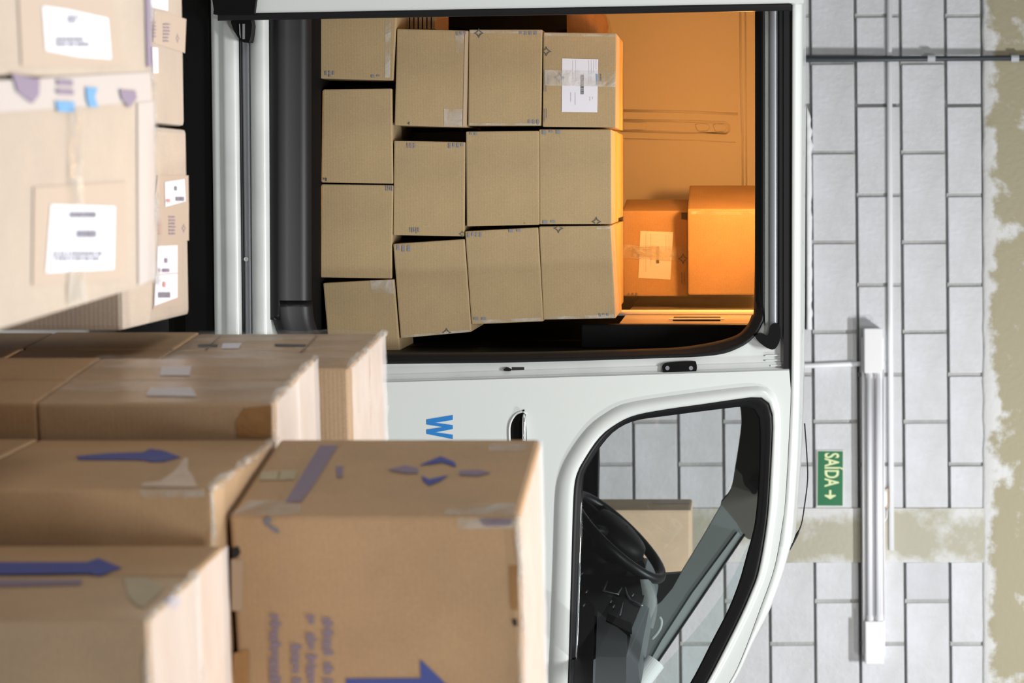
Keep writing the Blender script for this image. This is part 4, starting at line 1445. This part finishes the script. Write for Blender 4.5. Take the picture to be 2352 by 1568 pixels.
# --- stretch film on the stacks
def sheet(name, P4, m, parent_c, amp=.004, nu=26, nv=26, seed=0, label=None):
    rows = []
    a, b, c, d = [Vector(p_) for p_ in P4]
    nr = (b - a).cross(d - a).normalized()
    for i in range(nv + 1):
        r = []
        for j in range(nu + 1):
            s, t = j / nu, i / nv
            p_ = a * (1 - s) * (1 - t) + b * s * (1 - t) + c * s * t + d * (1 - s) * t
            e = amp * (noise.noise(p_ * 22 + Vector((seed, 0, 0))) + .5 * noise.noise(p_ * 60 + Vector((0, seed, 0))))
            r.append(p_ + nr * e - parent_c.base)
        rows.append(r)
    o = loft(name, rows, M[m], parent_c.o)
    if label: o['label'] = label
    return o


def wrap_carton(C, seed, top=True, left=True, front=True, m='wrap', off=.006, lo=0.0):
    c = C.c
    up = Vector((0, 0, off))
    fo = (c[0] - c[4]).normalized() * off
    le = (c[0] - c[1]).normalized() * off
    if top: sheet('stretch_wrap', [c[3] + up, c[2] + up, c[6] + up, c[7] + up], 'wrap_top', C, .0012, seed=seed)
    if left: sheet('stretch_wrap', [c[4] + le, c[0] + le, c[3] + le, c[7] + le], m, C, .004, seed=seed + 1)
    if front: sheet('stretch_wrap', [c[0] + fo, c[1] + fo, c[2] + fo, c[3] + fo], m, C, .004, seed=seed + 2)


wrap_carton(B1, 1, front=False)
wrap_carton(B2, 4, front=False)
wrap_carton(C1, 7, front=False)
wrap_carton(C2, 10, front=False)
wrap_carton(E, 13, left=False, front=False)
wrap_carton(Fb, 14, left=False, front=False)
wrap_carton(A, 16, left=False, front=False, off=.004)


def edge_film(C, i, j, w, seed, m='wrap_heavy', r=.004):
    """bunched film along an edge: a crumpled cord-like ribbon"""
    a, b = C.c[i], C.c[j]
    cen = sum(C.c, Vector()) / 8
    n = 36
    pts, rad = [], []
    for k in range(n + 1):
        p_ = a + (b - a) * k / n
        outw = (p_ - cen).normalized() * .003
        nv = Vector((noise.noise(p_ * 30 + Vector((seed, 0, 0))), noise.noise(p_ * 30 + Vector((0, seed, 0))), noise.noise(p_ * 30 + Vector((0, 0, seed)))))
        pts.append(p_ + outw + nv * .004 - C.base)
        rad.append(r * (1 + .9 * noise.noise(p_ * 45 + Vector((seed, seed, 0)))))
    o = tube('film_fold', pts, rad, M[m], C.o, 7)
    return o


edge_film(B1, 3, 7, .01, 1, r=.006)
edge_film(B2, 3, 7, .01, 2, r=.006)
edge_film(B2, 6, 7, .01, 3, r=.005)
edge_film(C1, 3, 7, .01, 4, r=.006)
edge_film(C2, 3, 7, .01, 5, r=.005)
edge_film(C1, 2, 3, .01, 6, r=.003)
edge_film(D, 3, 7, .01, 7, r=.006)
edge_film(D, 2, 3, .01, 8, r=.003)
edge_film(E, 2, 3, .01, 9, r=.003)
edge_film(E, 6, 7, .01, 10, r=.004)
edge_film(A, 2, 3, .01, 11, r=.0035)
edge_film(E, 3, 7, .01, 12, r=.004)

# ------------------------------------------------------------------ low pale stacks at the left
LG = 'low film-wrapped cartons at the left of the frame'
zP = .93
dfar = (EYE - zP) * F / (1680 - 360)
corner = W(360, 650, dfar)
Sp = Vector(((247 - CY) / F, 1, 0)).normalized()
Fp = Vector((Sp.y, -Sp.x, 0))


def low_box(l0, l1, s0, s1, z0, z1, base, label, m='kraft_pale', Sv=None, Fv=None):
    """l along the front measured left of the right edge, s towards the camera from the far edge"""
    Sv, Fv = Sv or Sp, Fv or Fp
    def P(l, s, z): 
        q = base - Fv * l - Sv * s
        return Vector((q.x, q.y, z))
    c8 = [P(l1, s1, z0), P(l0, s1, z0), P(l0, s1, z1), P(l1, s1, z1), P(l1, s0, z0), P(l0, s0, z0), P(l0, s0, z1), P(l1, s0, z1)]
    return carton(c8, label, M[m], .008, 'box', LG)


P1 = low_box(0, .265, 0, .80, .541, zP, corner, 'blurred pale carton lid at the left with a white label and tape seam, right one')
P2 = low_box(.267, .54, 0, .80, .541, zP, corner, 'blurred pale carton lid in the upper left corner of the frame, with white label')
for l0, l1, nm in ((0, .265, 'right'), (.267, .54, 'left')):
    low_box(l0, l1, 0, .80, .145, .540, corner, 'bottom carton of the low blurred stack, %s one' % nm, 'kraft')
pallet(corner.x - .56, corner.x - .0, corner.y - .80, corner.y, .1, 'wooden pallet under the low blurred stack')


def topdecal(C, pts, m, name, label=None, off=.0025):
    return decal(C, 'top', pts, m, name, label, off)


topdecal(P2, [(98, 14), (155, 22), (248, 42), (256, 136), (180, 130), (106, 116)], 'label_bright', 'paper_label', 'white address label')
greek(P2, 'top', 128, 228, 84, 108, 2, 'ink', axis='x', seed=41, fill=.7, off=.0035)
greek(P2, 'top', 155, 190, 34, 54, 2, 'ink', axis='x', seed=42, fill=.7, off=.0035)
topdecal(P1, [(118, 470), (265, 474), (262, 618), (106, 626)], 'label_bright', 'paper_label', 'white address label')
greek(P1, 'top', 160, 240, 484, 502, 1, 'ink', axis='x', seed=43, fill=.8, off=.0035)
greek(P1, 'top', 176, 240, 526, 548, 1, 'ink', axis='x', seed=44, fill=.8, off=.0035)
greek(P1, 'top', 122, 242, 576, 600, 2, 'ink', axis='x', seed=45, fill=.7, off=.0035)
topdecal(P1, [(78, 430), (290, 416), (290, 640), (75, 655)], 'panel_pale', 'printed_panel', off=.0015)
topdecal(P2, [(42, -10), (255, -10), (286, 148), (50, 152)], 'panel_pale', 'printed_panel', off=.0015)
topdecal(P1, [(28, 170), (92, 182), (90, 218), (75, 238), (40, 210)], 'ink_violet', 'printed_mark', off=.004)
topdecal(P1, [(130, 182), (168, 184), (168, 198), (134, 196)], 'ink_violet', 'printed_mark', off=.004)
topdecal(P1, [(130, 204), (170, 206), (170, 218), (134, 216)], 'ink_violet', 'printed_mark', off=.004)
topdecal(P1, [(128, 232), (172, 234), (170, 258), (134, 256)], 'ink_sky', 'printed_mark', off=.004)
topdecal(P1, [(198, 200), (225, 202), (218, 222), (226, 246), (206, 246), (200, 228)], 'ink_sky', 'printed_mark', off=.004)
topdecal(P1, [(275, 205), (312, 208), (315, 225), (298, 248), (280, 228)], 'ink_violet', 'printed_mark', off=.004)
# clear tape and film over the lids
topdecal(P1, [(-60, 188), (150, 176), (346, 166), (348, 232), (180, 246), (-60, 262)], 'tape_cloudy', 'tape', 'cloudy tape over the joint of the two lids', off=.0018)
topdecal(P1, [(160, 246), (196, 244), (190, 470), (160, 470)], 'clear_tape', 'tape', off=.004)
topdecal(P1, [(158, 620), (196, 620), (200, 690), (158, 702)], 'clear_tape', 'tape', off=.004)
topdecal(P1, [(316, 236), (356, 232), (358, 640), (318, 655)], 'tape_cloudy', 'tape', 'cloudy tape along the far edge', off=.0016)
topdecal(P2, [(334, -20), (346, -20), (349, 150), (338, 155)], 'ink_violet', 'film_edge', off=.002)
edge_film(P1, 7, 6, .01, 21, r=.004)
edge_film(P2, 7, 6, .01, 22, r=.004)

# second low stack, nearer the van
zQ = .70
dq = (EYE - zQ) * F / (1680 - 435)
cq = W(435, 722, dq)
Sq = Vector(((422 - CY) / F, 1, 0)).normalized()
Fq = Vector((Sq.y, -Sq.x, 0))
wq = (722 - 299) / F * dq
Q1 = low_box(0, wq, 0, .46, .373, zQ, cq, 'pale carton lid with three white labels beside the black van sill', Sv=Sq, Fv=Fq)
Q2 = low_box(wq + .006, 2 * wq, 0, .46, .373, zQ - .003, cq, 'pale carton lid left of the narrow dark gap, beside the van sill', Sv=Sq, Fv=Fq)
for l0, l1, nm in ((0, wq, 'right'), (wq + .006, 2 * wq, 'left')):
    low_box(l0, l1, 0, .46, .045, .371, cq, 'lower carton of the stack beside the van sill, %s one' % nm, 'kraft', Sv=Sq, Fv=Fq)
for l0, l1, nm in ((0, wq, 'right'), (wq + .006, 2 * wq, 'left')):
    low_box(l0 + .14, l1 + .14, .466, 1.0, .373, .60, cq, 'upper carton hidden in the slot between the two low stacks, %s one' % nm, 'kraft', Sv=Sq, Fv=Fq)
    low_box(l0 + .14, l1 + .14, .466, 1.0, .002, .371, cq, 'lower carton hidden in the slot between the two low stacks, %s one' % nm, 'kraft', Sv=Sq, Fv=Fq)
slab = from_bm('skid_board', hexa_bm([Vector((q.x, q.y, z)) for z in (0,) for q in ()] or [
    *(Vector((p_.x, p_.y, 0)) for p_ in (cq - Fq * 2 * wq - Sq * .46, cq - Sq * .46)),
    *(Vector((p_.x, p_.y, .044)) for p_ in (cq - Sq * .46, cq - Fq * 2 * wq - Sq * .46)),
    *(Vector((p_.x, p_.y, 0)) for p_ in (cq - Fq * 2 * wq, cq)),
    *(Vector((p_.x, p_.y, .044)) for p_ in (cq, cq - Fq * 2 * wq))], .003), M['pallet'])
tag(slab, 'flat wooden skid board under the cartons beside the van sill', 'board')
topdecal(Q1, [(362, 402), (433, 403), (434, 478), (355, 480)], 'panel_pale', 'tape_panel', off=.0015)
topdecal(Q1, [(358, 480), (434, 477), (434, 552), (356, 558)], 'panel_pale', 'printed_panel', off=.0014)
topdecal(Q1, [(355, 558), (418, 553), (418, 700), (352, 710)], 'panel_pale', 'tape_panel', off=.0013)
topdecal(Q1, [(379, 418), (424, 411), (427, 462), (380, 475)], 'label_bright', 'paper_label', 'white label with a red and grey word')
greek(Q1, 'top', 383, 402, 456, 465, 1, 'ink_red', axis='x', seed=51, fill=.9, off=.0035)
greek(Q1, 'top', 404, 425, 451, 462, 1, 'ink', axis='x', seed=52, fill=.9, off=.0035)
greek(Q1, 'top', 401, 407, 427, 438, 1, 'ink', axis='x', seed=53, fill=.9, off=.0035)
topdecal(Q1, [(362, 565), (408, 563), (408, 626), (360, 630)], 'label_bright', 'paper_label', 'white label with a violet word')
greek(Q1, 'top', 364, 406, 616, 625, 1, 'ink_violet', axis='x', seed=54, fill=.9, off=.0035)
greek(Q1, 'top', 378, 388, 592, 604, 1, 'ink_violet', axis='x', seed=55, fill=.9, off=.0035)
topdecal(Q1, [(358, 632), (408, 628), (408, 683), (355, 702)], 'label_bright', 'paper_label', 'white label with a red word')
greek(Q1, 'top', 374, 392, 646, 660, 1, 'ink_red', axis='x', seed=56, fill=.9, off=.0035)
greek(Q1, 'top', 364, 402, 670, 684, 1, 'ink', axis='x', seed=57, fill=.9, off=.0035)
greek(Q1, 'top', 389, 405, 494, 540, 6, 'ink_violet', axis='x', seed=58, fill=.45, off=.003)
greek(Q1, 'top', 364, 374, 500, 540, 6, 'ink_red', axis='x', seed=59, fill=.4, off=.003)
ring_star(Q1, 'top', 422, 524, 12, 'ink_violet', clip=None, sq=.45)
topdecal(Q2, [(355, 22), (428, 44), (425, 122), (352, 98)], 'panel_pale', 'printed_panel', off=.0014)
topdecal(Q2, [(345, -20), (386, -20), (386, 25), (345, 16)], 'label_bright', 'paper_label', 'white label at the frame edge')
topdecal(Q2, [(350, 108), (363, 110), (364, 168), (352, 168)], 'label_bright', 'paper_label', 'narrow white label')
greek(Q2, 'top', 376, 392, 52, 98, 6, 'ink_violet', axis='x', seed=60, fill=.4, off=.003)
greek(Q2, 'top', 352, 360, 48, 88, 5, 'ink_violet', axis='x', seed=61, fill=.4, off=.003)
ring_star(Q2, 'top', 408, 88, 12, 'ink_violet', sq=.4)

# ------------------------------------------------------------------ big carton seen through the cab windows
zt_ = 1.7 - 92 / F * 8.95
tR = W(1588, 1170, 8.95)
R1 = yawbox(tR, 399, .40, .30, .50, 'large tan carton with a blue printed letter, seen through the cab windows', 'kraft_light', None, .012)
tr2 = tR.copy(); tr2.z -= .501
R2 = yawbox(tr2, 399, .40, .30, .50, 'large tan carton under the blue-printed one beyond the van', 'kraft_light', None, .008)
tr3 = tr2.copy(); tr3.z -= .501
R3 = yawbox(tr3, 399, .40, .30, tr3.z, 'lowest large tan carton of the stack beyond the van', 'kraft_light', None, .008)
multi(R1, 'front', [px_path([(1420, 1192), (1436, 1194), (1448, 1205), (1465, 1222), (1448, 1226), (1436, 1210), (1424, 1204)], 3, True)], 'ink_blue', 'printed_letter', 'blue printed letter')
decal(R1, 'left', [(1500, 1150), (1584, 1150), (1584, 1156), (1500, 1156)], 'tape_tan', 'tape')
print('objects', len(bpy.data.objects))
